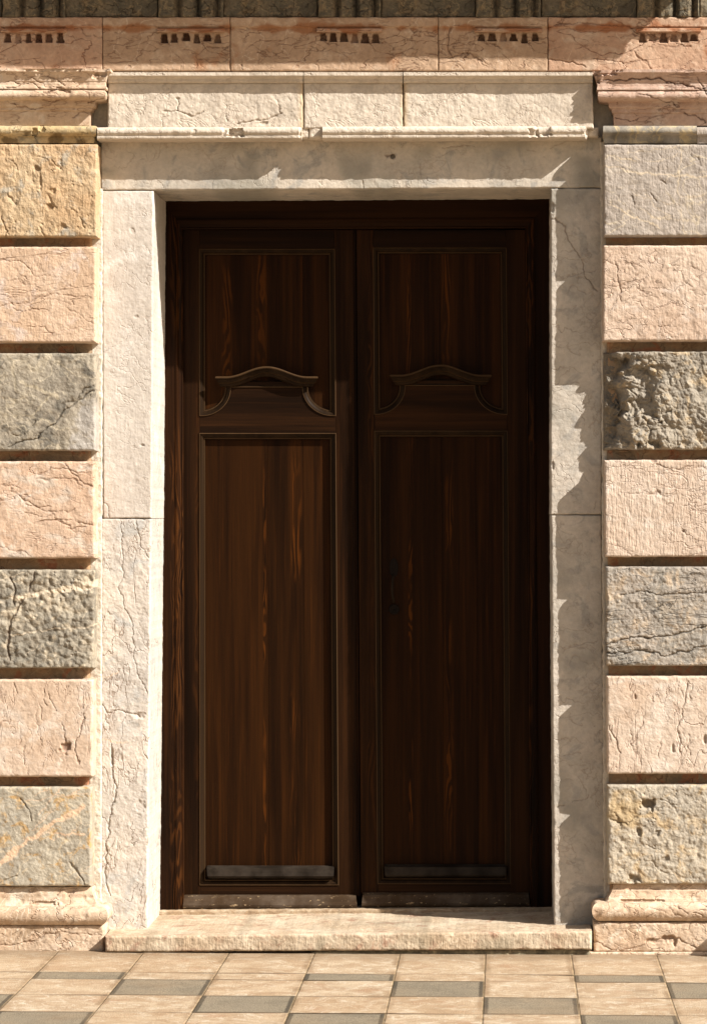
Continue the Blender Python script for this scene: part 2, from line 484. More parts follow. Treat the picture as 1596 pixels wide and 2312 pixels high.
def moulding(name, mat, prof, xl, xr, Yback, parent=None, ret=None, tilt=0.0, res=2.4, nz=0.0016, chips=(), seed=1, sharp=40, label=None,
             wear=0.003, cracks=(), tint=None, veins=()):
    """a run moulding. prof = [(y px, Y plane, end px)...]; the end px is where the run stops on its returned end
    (ret 'R' or 'L'), the other end is xl/xr. The return runs back to Yback."""
    pr = resample(prof, 1.6)
    py = np.array([p[0] for p in pr]); pY = np.array([p[1] for p in pr])
    pe = np.array([p[2] for p in pr]) if ret else None
    base = span(xl, xr, res)
    f = (base - base[0]) / (base[-1] - base[0])
    nS = 12 if ret else 0
    rows = []
    PXs = []; PYs = []; CR = []; VE = []; TI = []
    for j in range(len(pr)):
        a, b = (xl, xr)
        if ret == 'R': b = pe[j]
        if ret == 'L': a = pe[j]
        x = a + (b - a) * f
        yy = py[j] + tilt * (x - 800)
        w = fbm(x * 0.002, np.full_like(x, py[j] * 0.002), 22, 4, seed * 17)
        w2 = fbm(x * 0.002, np.full_like(x, py[j] * 0.002), 5, 3, seed * 17 + 5)
        dep = nz * w + nz * 1.4 * w2 + wear * np.clip(fbm(x * .002, np.full_like(x, py[j] * .002), 11, 3, seed * 17 + 9) - .18, 0, 1) * 3
        cr = np.zeros_like(x)
        for (cx, cw, cy, ch, dpt) in chips:
            d = np.maximum(np.abs(x - cx) / cw, np.abs(py[j] - cy) / ch)
            d = d * (1 + 0.35 * pnoise(x / 8, np.full_like(x, py[j] / 8), seed * 17 + 3))
            dep = dep + dpt * (1 - sstep(0.8, 1.08, d))
        for pts, cw, dpt, dark in cracks:
            wx = x + 5 * pnoise(x / 20, yy / 20, seed + 71) + 2 * pnoise(x / 6, yy / 6, seed + 72)
            wy = yy + 5 * pnoise(x / 20 + 9, yy / 20, seed + 73) + 2 * pnoise(x / 6 + 9, yy / 6, seed + 74)
            g = np.exp(-(polydist(wx, wy, pts) / cw) ** 2)
            dep = dep + dpt * g; cr = np.maximum(cr, dark * g)
        Y = np.minimum(pY[j] + dep, Yback - 0.002)
        X, _, Z = W(x, yy, pY[j])
        Z = Z + 0.5 * nz * fbm(x * 0.002, np.full_like(x, 3.3), 14, 3, seed * 17 + 4)
        P = np.stack([X, Y, Z], -1)
        tn = tint(x, yy) if tint is not None else np.zeros_like(x)
        if ret:
            end = P[-1] if ret == 'R' else P[0]
            fs = (np.arange(1, nS + 1) / nS)[:, None]
            side = np.repeat(end[None], nS, 0)
            side[:, 1:2] = end[1] * (1 - fs) + Yback * fs
            sg = -1 if ret == 'R' else 1
            side[:, 0] += sg * np.abs(nz * 1.5 * fbm(side[:, 1], side[:, 2], 25, 3, seed * 17 + 6))
            if ret == 'R':
                P = np.concatenate([P, side]); cr = np.concatenate([cr, np.zeros(nS)]); tn = np.concatenate([tn, np.full(nS, tn[-1])])
            else:
                P = np.concatenate([side[::-1], P]); cr = np.concatenate([np.zeros(nS), cr]); tn = np.concatenate([np.full(nS, tn[0]), tn])
        rows.append(P); CR.append(cr); TI.append(tn)
    V = np.stack(rows)                     # (profile, along, 3)
    n0, n1, _ = V.shape
    idx = np.arange(n0 * n1).reshape(n0, n1)
    quads = np.stack([idx[:-1, :-1], idx[1:, :-1], idx[1:, 1:], idx[:-1, 1:]], -1).reshape(-1, 4)
    # top and bottom bed faces, and end caps running back
    extra = []; Vx = [V.reshape(-1, 3)]; base_i = n0 * n1
    for row, flip in ((0, True), (n0 - 1, False)):
        p = V[row].copy(); p[:, 1] = Yback
        Vx.append(p); bi = np.arange(base_i, base_i + n1); base_i += n1
        a = idx[row]
        q = np.stack([a[:-1], a[1:], bi[1:], bi[:-1]], -1)
        extra.append(q if flip else q[:, ::-1])
    for col, flip in ((0, False), (n1 - 1, True)):
        if (ret == 'R' and col) or (ret == 'L' and not col): continue
        p = V[:, col].copy(); p[:, 1] = Yback
        Vx.append(p); bi = np.arange(base_i, base_i + n0); base_i += n0
        a = idx[:, col]
        q = np.stack([a[:-1], a[1:], bi[1:], bi[:-1]], -1)
        extra.append(q[:, ::-1] if not flip else q)
    V_all = np.concatenate(Vx)
    pad = len(V_all) - n0 * n1
    cr = np.concatenate([np.stack(CR).reshape(-1), np.zeros(pad)]); tn = np.concatenate([np.stack(TI).reshape(-1), np.zeros(pad)])
    return make_obj(name, V_all, np.concatenate([quads] + extra), mat, parent, dict(crack=cr, tint=tn, vein=np.zeros_like(cr)), True, sharp, label=label)

def arc(cy, cY, ry, rY, a0, a1, n, end, endr=0.0):
    """profile arc bulging towards the street; angle 0 = top, 90 = front, 180 = bottom"""
    out = []
    for k in range(n + 1):
        a = math.radians(a0 + (a1 - a0) * k / n)
        out.append((cy - ry * math.cos(a), cY - rY * math.sin(a), end + endr * math.sin(a)))
    return out

def prisms(polys, warp=None):
    """polys: list of (points px [(x,y)...] clockwise or not, Yf, Yb) -> verts, faces"""
    V = []; Fc = []
    for pts, Yf, Yb in polys:
        n = len(pts); b = len(V)
        area = sum(pts[i][0] * pts[(i + 1) % n][1] - pts[(i + 1) % n][0] * pts[i][1] for i in range(n))
        if area > 0: pts = pts[::-1]
        fr = []
        for (x, y) in pts:
            if warp: x = warp(x, y)
            X, _, Z = W(x, y, Yf)
            fr.append((X, Yf, Z))
        V += fr + [(p[0], Yb, p[2]) for p in fr]
        Fc.append([b + i for i in range(n)])
        Fc.append([b + n + i for i in reversed(range(n))])
        for i in range(n):
            j = (i + 1) % n
            Fc.append([b + j, b + i, b + n + i, b + n + j])
    return V, Fc

def boards(polys, seed):
    rb = random.Random(seed); out = []
    for pts, _, _ in polys:
        out += [rb.random()] * (2 * len(pts))
    return out

def rect(x0, x1, y0, y1): return [(x0, y0), (x1, y0), (x1, y1), (x0, y1)]

# ---------------------------------------------------------------- stones: colours
M_pale_marble = stone('pale_marble', (228, 218, 206), (216, 206, 194), (234, 226, 216), vein=(240, 228, 208), vein_amt=0.15, blotch=2.0,
                      crack_col=(150, 110, 80), mott=0.28, bump=0.45, tool=0.5, seed=1, k=.74, hair=0.12, tint=(176, 172, 164))
M_pale_marble_worn = stone('worn_pale_marble', (224, 212, 198), (210, 202, 192), (196, 193, 187), vein=(240, 228, 208), vein_amt=0.25, blotch=2.6,
                           crack_col=(140, 100, 72), mott=0.36, bump=0.7, tool=0.2, seed=2, hair=0.35, hair_sc=(1, 1, .5), tint=(176, 172, 164), pit=.3)
M_jamb_right = stone('grey_veined_marble', (214, 203, 189), (196, 187, 174), (178, 172, 163), vein=(220, 210, 195), vein_amt=0.2, blotch=3.2,
                     crack_col=(110, 80, 58), mott=0.32, bump=0.5, tool=0.3, seed=3, hair=0.25, tint=(168, 162, 150))  # greyer marble of the right jamb
M_lintel = stone('lintel_marble', (218, 206, 189), (196, 187, 173), (178, 173, 164), vein=(228, 215, 195), vein_amt=0.18, blotch=3.0,
                 crack_col=(120, 85, 58), mott=0.3, bump=0.45, tool=0.35, seed=4, hair=0.2, tint=(170, 164, 150))
M_overdoor = stone('overdoor_limestone', (232, 219, 201), (226, 212, 194), (212, 199, 182), blotch=2.4, crack_col=(150, 110, 75), mott=0.3,
                   bump=0.6, tool=0.4, tool_rot=-0.5, seed=5, k=.74, hair=0.15, pit=.4, tint=(222, 186, 132))
M_architrave = stone('rose_architrave_stone', (204, 172, 146), (190, 154, 128), (208, 182, 158), vein=(232, 205, 178), vein_amt=0.45, vein_scale=3.4,
                     vein_w=.008, blotch=3.0, crack_col=(110, 60, 38), mott=0.4, bump=0.6, seed=6, hair=0.6, hair_sc=(.6, 1, 1.2), tint=(168, 104, 62))
M_architrave_grey = stone('rosy_grey_architrave_stone', (202, 172, 144), (184, 155, 128), (208, 182, 156), vein=(232, 210, 185), vein_amt=0.5, vein_scale=3.6,
                          vein_w=.008, blotch=3.0, crack_col=(110, 66, 44), mott=0.4, bump=0.6, seed=7, hair=0.55, hair_sc=(.6, 1, 1.2), tint=(170, 112, 70))
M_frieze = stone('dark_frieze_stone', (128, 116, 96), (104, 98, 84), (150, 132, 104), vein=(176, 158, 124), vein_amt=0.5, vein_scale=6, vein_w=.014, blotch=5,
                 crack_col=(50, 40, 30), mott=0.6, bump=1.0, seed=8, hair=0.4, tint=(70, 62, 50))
M_capital = stone('peach_capital_stone', (226, 203, 178), (216, 188, 160), (228, 210, 190), vein=(240, 218, 190), vein_amt=0.3, blotch=3, crack_col=(120, 72, 46),
                  mott=0.34, bump=0.55, seed=9, hair=0.45, hair_sc=(.5, 1, 1.6), tint=(200, 140, 90))
M_capital_rose = stone('rose_capital_stone', (210, 182, 164), (198, 166, 146), (214, 192, 176), vein=(232, 210, 190), vein_amt=0.25, blotch=3, crack_col=(90, 52, 36),
                       mott=0.34, bump=0.55, seed=10, hair=0.5, hair_sc=(.5, 1, 1.6), tint=(190, 140, 100))
M_base = stone('pink_base_marble', (224, 201, 176), (208, 180, 152), (230, 212, 190), vein=(246, 226, 202), vein_amt=0.5, vein_scale=4, vein_w=.012, blotch=3.4,
               crack_col=(130, 80, 52), mott=0.45, bump=0.7, seed=11, hair=0.35, hair_sc=(.7, 1, 1.2), grime=0.35, tint=(196, 150, 108))
M_astragal = stone('ochre_grey_moulding', (218, 198, 160), (200, 176, 132), (172, 160, 136), blotch=6, crack_col=(84, 62, 36), mott=0.5, bump=0.8, seed=12, hair=0.3, tint=(120, 98, 64))
M_grey_moulding = stone('grey_veined_moulding', (172, 164, 150), (150, 144, 134), (190, 176, 150), vein=(224, 200, 150), vein_amt=0.6, vein_scale=4.5, vein_w=.02, blotch=5,
                        crack_col=(70, 60, 46), mott=0.4, bump=0.5, seed=13, tint=(90, 84, 72))
M_core = stone('groove_stone', (184, 150, 116), (150, 132, 110), (176, 120, 90), vein=(200, 180, 150), vein_amt=.3, blotch=4, crack_col=(90, 60, 40), mott=0.5, bump=.8, seed=14, hair=.3)
M_mortar = stone('beige_mortar', (222, 212, 196), (212, 200, 182), (230, 220, 206), blotch=9, crack_col=(170, 130, 90), mott=0.4, bump=1.0, seed=15)
M_grey_mortar = stone('grey_mortar', (150, 140, 116), (120, 112, 94), (170, 158, 130), blotch=12, crack_col=(70, 64, 52), mott=0.6, bump=1.2, seed=16)
M_step = stone('step_marble', (222, 205, 180), (205, 182, 154), (188, 154, 130), vein=(246, 226, 196), vein_amt=0.5, vein_scale=4.2, vein_w=.02, blotch=4, crack_col=(150, 100, 74),
               mott=0.55, bump=0.6, tool=1.0, tool_rot=0.04, seed=17, k=.73, grime=0.3, tint=(150, 140, 116))

# pilaster blocks
MB = {}
MB['L1'] = stone('sandy_ochre_stone', (220, 194, 158), (216, 182, 142), (200, 188, 168), blotch=4, crack_col=(120, 80, 44), mott=.42, bump=1.1, tool=.5, seed=21, k=KB, pit=.9)
MB['L2'] = stone('peach_marble_block', (236, 208, 182), (228, 196, 166), (238, 216, 200), vein=(248, 230, 212), vein_amt=.3, blotch=2.6, crack_col=(150, 88, 56), mott=.32, bump=.75, tool=.5, tool_rot=1.2,
                 seed=22, k=KB, hair=.3, hair_sc=(.35, 1, 1.5))
MB['L3'] = stone('grey_marble_pale_veins', (190, 179, 160), (162, 153, 138), (132, 126, 115), vein=(212, 198, 172), vein_amt=.75, vein_scale=4.4, vein_w=.016, blotch=4, crack_col=(64, 56, 46),
                 mott=.5, bump=1.0, seed=23, k=KB, vein2=(206, 192, 166), tint=(206, 198, 188))
MB['L4'] = stone('salmon_marble_block', (232, 202, 176), (224, 190, 162), (240, 222, 204), vein=(246, 230, 212), vein_amt=.35, blotch=3, crack_col=(140, 78, 50), mott=.32, bump=.7, tool=.4, tool_rot=1.2,
                 seed=24, k=KB, hair=.36, hair_sc=(.4, 1, 1.5), tint=(244, 226, 206))
MB['L5'] = stone('rough_grey_stone', (186, 176, 158), (146, 140, 128), (214, 200, 176), vein=(226, 212, 188), vein_amt=.3, blotch=5, crack_col=(104, 66, 38), mott=.75, bump=1.2, seed=25, k=KB,
                 vein2=(238, 220, 192), pit=.7)
MB['L6'] = stone('pink_marble_vertical_cracks', (232, 208, 185), (223, 195, 169), (238, 220, 202), vein=(248, 232, 214), vein_amt=.3, blotch=2.6, crack_col=(140, 84, 58), mott=.3, bump=.6, seed=26, k=KB,
                 hair=.3, hair_sc=(1.7, 1, .45), tint=(110, 80, 44))
MB['L7'] = stone('mottled_grey_ochre_breccia', (204, 194, 174), (184, 176, 160), (210, 174, 122), vein=(230, 210, 176), vein_amt=.6, vein_scale=5, vein_w=.016, blotch=5.5, crack_col=(96, 76, 52), mott=.5,
                 bump=.9, seed=27, k=KB, vein2=(240, 206, 172))
MB['R1'] = stone('lilac_grey_marble', (196, 184, 172), (184, 174, 164), (204, 192, 178), vein=(236, 218, 186), vein_amt=.5, vein_scale=3.0, vein_w=.009, blotch=2.5, crack_col=(92, 74, 62), mott=.34, bump=.85,
                 tool=.6, seed=31, k=KB, vein2=(236, 216, 186))
MB['R2'] = stone('pale_pink_marble_block', (230, 207, 186), (222, 195, 172), (236, 217, 200), blotch=2.6, crack_col=(140, 88, 64), mott=.34, bump=.85, tool=.4, tool_rot=1.0, seed=32, k=KB, hair=.22, hair_sc=(.7, 1, 1.1), pit=.4)
MB['R3'] = stone('broken_grey_stone', (178, 168, 152), (160, 152, 140), (196, 176, 146), blotch=5, crack_col=(86, 72, 56), mott=.6, bump=1.4, seed=33, k=KB)
MB['R4'] = stone('pale_tooled_pink_block', (232, 212, 193), (225, 201, 179), (240, 224, 208), blotch=2.4, crack_col=(140, 88, 64), mott=.3, bump=.8, tool=1.2, tool_rot=0.9, seed=34, k=KB, hair=.22, hair_sc=(.5, 1, 1.3))
MB['R5'] = stone('grey_layered_stone', (186, 176, 164), (166, 160, 150), (204, 184, 160), vein=(220, 200, 172), vein_amt=.35, vein_scale=4, blotch=4, crack_col=(70, 58, 50), mott=.46, bump=1.1, seed=35, k=KB,
                 hair=.4, hair_sc=(.4, 1, 1.6), vein2=(220, 200, 172))
MB['R6'] = stone('pale_pink_crazed_block', (232, 212, 192), (224, 198, 174), (240, 224, 207), vein=(248, 232, 212), vein_amt=.2, blotch=2.8, crack_col=(150, 96, 68), mott=.3, bump=.75, seed=36, k=KB, hair=.36, hair_sc=(1.6, 1, .5))
MB['R7'] = stone('pitted_beige_grey_stone', (206, 194, 174), (190, 180, 164), (210, 186, 150), vein=(230, 206, 170), vein_amt=.35, vein_scale=4, blotch=4.5, crack_col=(110, 84, 52), mott=.46, bump=1.1, seed=37, k=KB,
                 pit=.6, tint=(208, 180, 136))

# ---------------------------------------------------------------- ground
Zg = W(806, 2154, -0.20)[2]           # pavement level at the foot of the step
SLOPE = 0.0062                        # it falls slightly to the right
def ground_z(x): return Zg - SLOPE * x

def build_pavement():
    """one sheet of pavers: pale marble slabs with a dark granite one in every third place, stepping diagonally"""
    TW = 0.3797
    x_ref = (1094.7 - CX) * 12.30 / F + XC          # one of the joints running away from the wall
    y_rows = [-0.14, -0.735, -0.905]
    while y_rows[-1] > -24: y_rows.append(y_rows[-1] - 0.382)
    y_rows = [0.7] + y_rows
    V = []; Fc = []; UV = []; kind = []; rn = []
    rng = random.Random(5)
    for j in range(len(y_rows) - 1):
        ya, yb = y_rows[j], y_rows[j + 1]
        row = j - 2                                     # 0 = the half row of the photograph
        for i in range(-45, 45):
            xa, xb = x_ref + i * TW, x_ref + (i + 1) * TW
            col = i + 5
            dark = 1.0 if row >= 0 and (col - row) % 3 == 0 else 0.0
            b = len(V)
            for (x, y) in ((xa, yb), (xb, yb), (xb, ya), (xa, ya)):
                V.append((x, y, ground_z(x) + rng.uniform(-.0016, .0016)))
            Fc.append([b, b + 1, b + 2, b + 3])
            full = 0.0 if row != 0 else 0.0
            UV += [(0, 0), (1, 0), (1, 1), (0, 1)]
            r = rng.random()
            kind += [dark] * 4; rn += [r] * 4
    me = bpy.data.meshes.new('pavement')
    me.from_pydata(V, [], Fc); me.update()
    uv = me.uv_layers.new(name='tile_uv')
    for k, u in enumerate(UV): uv.data[k].uv = u
    for nm, dat in (('dark', kind), ('rnd', rn)):
        a = me.attributes.new(nm, 'FLOAT', 'POINT'); a.data.foreach_set('value', np.asarray(dat, np.float32))
    g = NG('stone_pavers')
    k = 0.66
    v = g.coords()
    rv = g.attr('rnd'); dk = g.attr('dark')
    # every slab its own piece of stone: shift the lookup by its random number
    cmb = g.n('ShaderNodeCombineXYZ'); g.l(g.math('MULTIPLY', rv, 37.0), cmb.inputs['Z'])
    add = g.n('ShaderNodeVectorMath'); add.operation = 'ADD'; g.l(v, add.inputs[0]); g.l(cmb.outputs[0], add.inputs[1])
    pv = add.outputs[0]
    mp = g.n('ShaderNodeMapping'); mp.inputs['Scale'].default_value = (1.0, 1.3, 1); mp.inputs['Rotation'].default_value = (0, 0, 0.25); g.l(pv, mp.inputs['Vector'])
    pale = g.mix(g.ramp(g.noise(mp.outputs[0], 7, 5, 0.62, 0.7), 0.34, 0.68), lin((200, 172, 140), k), lin((228, 206, 176), k))
    pale = g.mix(g.ramp(g.noise(mp.outputs[0], 12, 5, 0.65, 0.9), 0.53, 0.66, 0, .75), pale, lin((246, 232, 208), k))
    pale = g.mix(g.ramp(g.noise(pv, 5, 4, 0.6), 0.56, 0.7, 0, .45), pale, lin((190, 144, 110), k))
    pale = g.mix(g.ramp(rv, 0, 1, 0.0, 0.28), pale, lin((196, 160, 120), k))
    fine = g.noise(v, 120, 5, 0.75)
    pale = g.mix(0.55, pale, g.mix(g.ramp(fine, .3, .7), (0.70, 0.66, 0.60, 1), (1.2, 1.2, 1.2, 1)), 'MULTIPLY')
    pale = g.mix(g.math('MULTIPLY', g.line(mp.outputs[0], 5, .012, 5, .9), .55), pale, lin((250, 236, 212), k))
    pale = g.mix(g.ramp(g.noise(v, 11, 6, .7), .56, .74, 0, .5), pale, lin((150, 124, 98), k))
    gran = g.mix(g.ramp(g.noise(pv, 160, 3, 0.7), 0.35, 0.65), lin((140, 128, 108), k), lin((178, 164, 140), k))
    gran = g.mix(g.ramp(g.noise(pv, 9, 4, .6), 0.4, 0.7, 0, .4), gran, lin((120, 110, 94), k))
    uvn = g.n('ShaderNodeUVMap'); uvn.uv_map = 'tile_uv'
    sp = g.n('ShaderNodeSeparateXYZ'); g.l(uvn.outputs[0], sp.inputs[0])
    wob = g.math('MULTIPLY', g.math('SUBTRACT', g.noise(v, 34, 5, 0.7), 0.5), 0.13)
    du = g.math('ADD', g.math('MINIMUM', sp.outputs['X'], g.math('SUBTRACT', 1.0, sp.outputs['X'])), wob)
    dv = g.math('ADD', g.math('MINIMUM', sp.outputs['Y'], g.math('SUBTRACT', 1.0, sp.outputs['Y'])), wob)
    band_u = g.ramp(du, 0.035, 0.085, 1, 0)
    w2 = g.math('MULTIPLY', g.math('SUBTRACT', g.noise(v, 60, 4, 0.7), 0.5), 0.035)
    gu = g.ramp(g.math('ADD', g.math('MINIMUM', sp.outputs['X'], g.math('SUBTRACT', 1.0, sp.outputs['X'])), w2), 0.045, 0.062, 1, 0)
    gv = g.ramp(g.math('ADD', g.math('MINIMUM', sp.outputs['Y'], g.math('SUBTRACT', 1.0, sp.outputs['Y'])), w2), 0.035, 0.055, .75, 0)
    gband = g.math('MAXIMUM', gu, gv)
    band_v = g.ramp(dv, 0.03, 0.06, 1, 0)
    band = g.math('MAXIMUM', band_u, g.math('MULTIPLY', band_v, 0.55))
    pale = g.mix(g.math('MULTIPLY', band, g.ramp(g.noise(v, 6, 4), .38, .62, .0, .8)), pale, lin((166, 138, 106), k))
    gran = g.mix(g.math('MULTIPLY', gband, 0.85), gran, lin((84, 76, 64), k))
    col = g.mix(dk, pale, gran)
    du0 = g.math('MINIMUM', sp.outputs['X'], g.math('SUBTRACT', 1.0, sp.outputs['X']))
    dv0 = g.math('MINIMUM', sp.outputs['Y'], g.math('SUBTRACT', 1.0, sp.outputs['Y']))
    ju = g.ramp(du0, 0.006, 0.014, 1, 0); jv = g.ramp(dv0, 0.006, 0.016, 1, 0)
    col = g.mix(g.math('MULTIPLY', ju, 0.35), col, lin((206, 178, 130), k))
    col = g.mix(g.math('MULTIPLY', jv, 0.4), col, lin((160, 132, 100), k))
    col = g.mix(g.ramp(g.noise(v, 1.6, 6, 0.65), .4, .75, 0, .45), col, lin((186, 158, 124), k))
    # grime collected along the foot of the wall and trodden stains
    so = g.n('ShaderNodeSeparateXYZ'); g.l(v, so.inputs[0])
    near = g.ramp(g.math('ADD', so.outputs['Y'], g.math('MULTIPLY', g.noise(v, 7, 5, .7), .22)), -.34, -.10, 0, .5)
    col = g.mix(near, col, lin((130, 110, 86), k))
    spots = g.math('MULTIPLY', g.ramp(g.noise(v, 3.1, 6, .72), .56, .74), .45)
    col = g.mix(spots, col, lin((140, 116, 90), k))
    dirt = g.math('MULTIPLY', g.math('MAXIMUM', g.ramp(du0, .004, .03, 1, 0), g.ramp(dv0, .004, .035, 1, 0)), g.ramp(g.noise(v, 16, 5, .7), .44, .64, 0, .55))
    col = g.mix(dirt, col, lin((120, 98, 74), k))
    g.l(col, g.b.inputs['Base Color'])
    g.b.inputs['Roughness'].default_value = 0.8; g.b.inputs['Specular IOR Level'].default_value = 0.25
    h = g.math('SUBTRACT', g.math('ADD', g.noise(v, 140, 4, .65), g.math('MULTIPLY', g.noise(v, 20, 4, .6), .8)), g.math('MULTIPLY', g.math('MAXIMUM', ju, jv), .9))
    g.l(g.bump(h, 0.8, 0.006), g.b.inputs['Normal'])
    me.materials.append(g.m)
    o = link(bpy.data.objects.new('pavement', me)); o['kind'] = 'structure'
    # the ground beyond the pavers
    r = 400
    far = make_obj('ground', [(-r, -r, ground_z(-r) * 0 + Zg - .14), (r, -r, Zg - .14), (r, r, Zg - .14), (-r, r, Zg - .14)], [[0, 1, 2, 3]],
                   plain('dusty_ground', lin((186, 160, 128), .5), .9), smooth=False)
    far['kind'] = 'structure'
build_pavement()

# ---------------------------------------------------------------- wall behind everything
def build_wall():
    polys = [(rect(-900, 300, -900, 2180), 0.03, 0.75), (rect(1290, 2500, -900, 2180), 0.03, 0.75), (rect(300, 1290, -900, 380), 0.03, 0.75)]
    V, Fc = prisms(polys)
    o = make_obj('wall', V, Fc, M_mortar, smooth=False)
    tag(o, 'pale beige mortar wall showing in the seams beside the door jambs', 'wall')
build_wall()

# ---------------------------------------------------------------- pilasters
def auto_lines(seed, box, n, ang, ln=(5, 16), w=(0.9, 1.7), dep=(.002, .006), dark=(.4, .9), wander=.35):
    rng = random.Random(seed); out = []
    for _ in range(n):
        x = rng.uniform(box[0], box[1]); y = rng.uniform(box[2], box[3])
        out.append((walk(rng, x, y, ang + rng.gauss(0, .25), rng.randint(*ln), 9, wander), rng.uniform(*w), rng.uniform(*dep), rng.uniform(*dark)))
    return out

def auto_veins(seed, box, n, ang, ln=(8, 26), w=(.8, 2.2), amt=(.4, .9)):
    return [(p, ww, a) for p, ww, _, a in auto_lines(seed, box, n, ang, ln, w, (0, 0), amt, .22)]

HP = math.pi / 2
def blob(cx, cy, r, seed):
    return lambda PX, PY: (1 - sstep(.6, 1.1, np.hypot(PX - cx, PY - cy) / r * (1 + .5 * pnoise(PX / 25, PY / 25, seed)))) * .8

YQ = -0.117        # face of the rusticated blocks
YG = -0.034        # bottom of the grooves
left_p = thing('rusticated_pilaster', 'banded pilaster of alternating pink and grey blocks left of the door, one block sandy ochre', 'pilaster',
               (W(100, 2150, 0)[0], -0.05, Zg), 'pilasters flanking the door')
right_p = thing('rusticated_pilaster', 'banded pilaster right of the door with one deeply broken grey block', 'pilaster',
                (W(1490, 2150, 0)[0], -0.05, Zg), 'pilasters flanking the door')

def l3_tint(PX, PY):
    n = 12 * pnoise(PX / 14, PY / 14, 5)
    return sstep(-6, 10, (PX - 178) + (PY - 925) * .25 + n - 8 * (PY < 900)) * sstep(890, 925, PY + n) * .85

def l5_custom(PX, PY):
    a1, b1 = worley(PX * .002 + .01 * pnoise(PX / 20, PY / 20, 75), PY * .002 + .01 * pnoise(PX / 20 + 7, PY / 20, 76), 30, 77)
    a = .010 * (a1 - .4) + .006 * fbm(PX * .002, PY * .002, 14, 4, 78)
    return np.clip(a, -.006, .02), None

def r3_custom(PX, PY):
    x, y = PX * .002, PY * .002
    wx = x + .025 * pnoise(x * 9, y * 9, 90) + .008 * pnoise(x * 30, y * 30, 87)
    wy = y + .025 * pnoise(x * 9 + 5, y * 9, 89) + .008 * pnoise(x * 30 + 5, y * 30, 86)
    cav = sstep(-.02, .20, fbm(wx, wy, 8, 4, 91))
    a1, b1 = worley(wx, wy, 13, 95); a2, b2 = worley(wx, wy, 34, 96); a3, b3 = worley(wx, wy, 80, 97)
    lump = .55 * a1 + .28 * a2 + .12 * a3
    seam = .5 * (1 - sstep(0, .16, b1 - a1)) + .3 * (1 - sstep(0, .2, b2 - a2))
    left = 1 - sstep(1372, 1425, PX + 22 * pnoise(PX / 40, PY / 40, 92))
    zone = 1 - sstep(1450, 1550, PX + .35 * (900 - PY) + 45 * pnoise(PX / 60, PY / 60, 93))
    dep = .086 * left * (.85 + .3 * pnoise(PX / 30, PY / 30, 88)) + .040 * cav * (.15 + .85 * zone) + (.030 * (lump - .35) + .008 * seam) * (.4 + .6 * zone)
    keep = sstep(0, 14, 1012 - PY) * .3 + .7
    dep = np.clip(dep * keep, -.012, .081)
    return dep, .4 * sstep(.035, .07, dep) * zone

def r5_custom(PX, PY):
    y = PY - .12 * (1596 - PX)
    lay = fbm(PX * .0006, y * .002, 16, 4, 61)
    return .006 * lay + .003 * fbm(PX * .002, PY * .002, 30, 3, 62, True), None

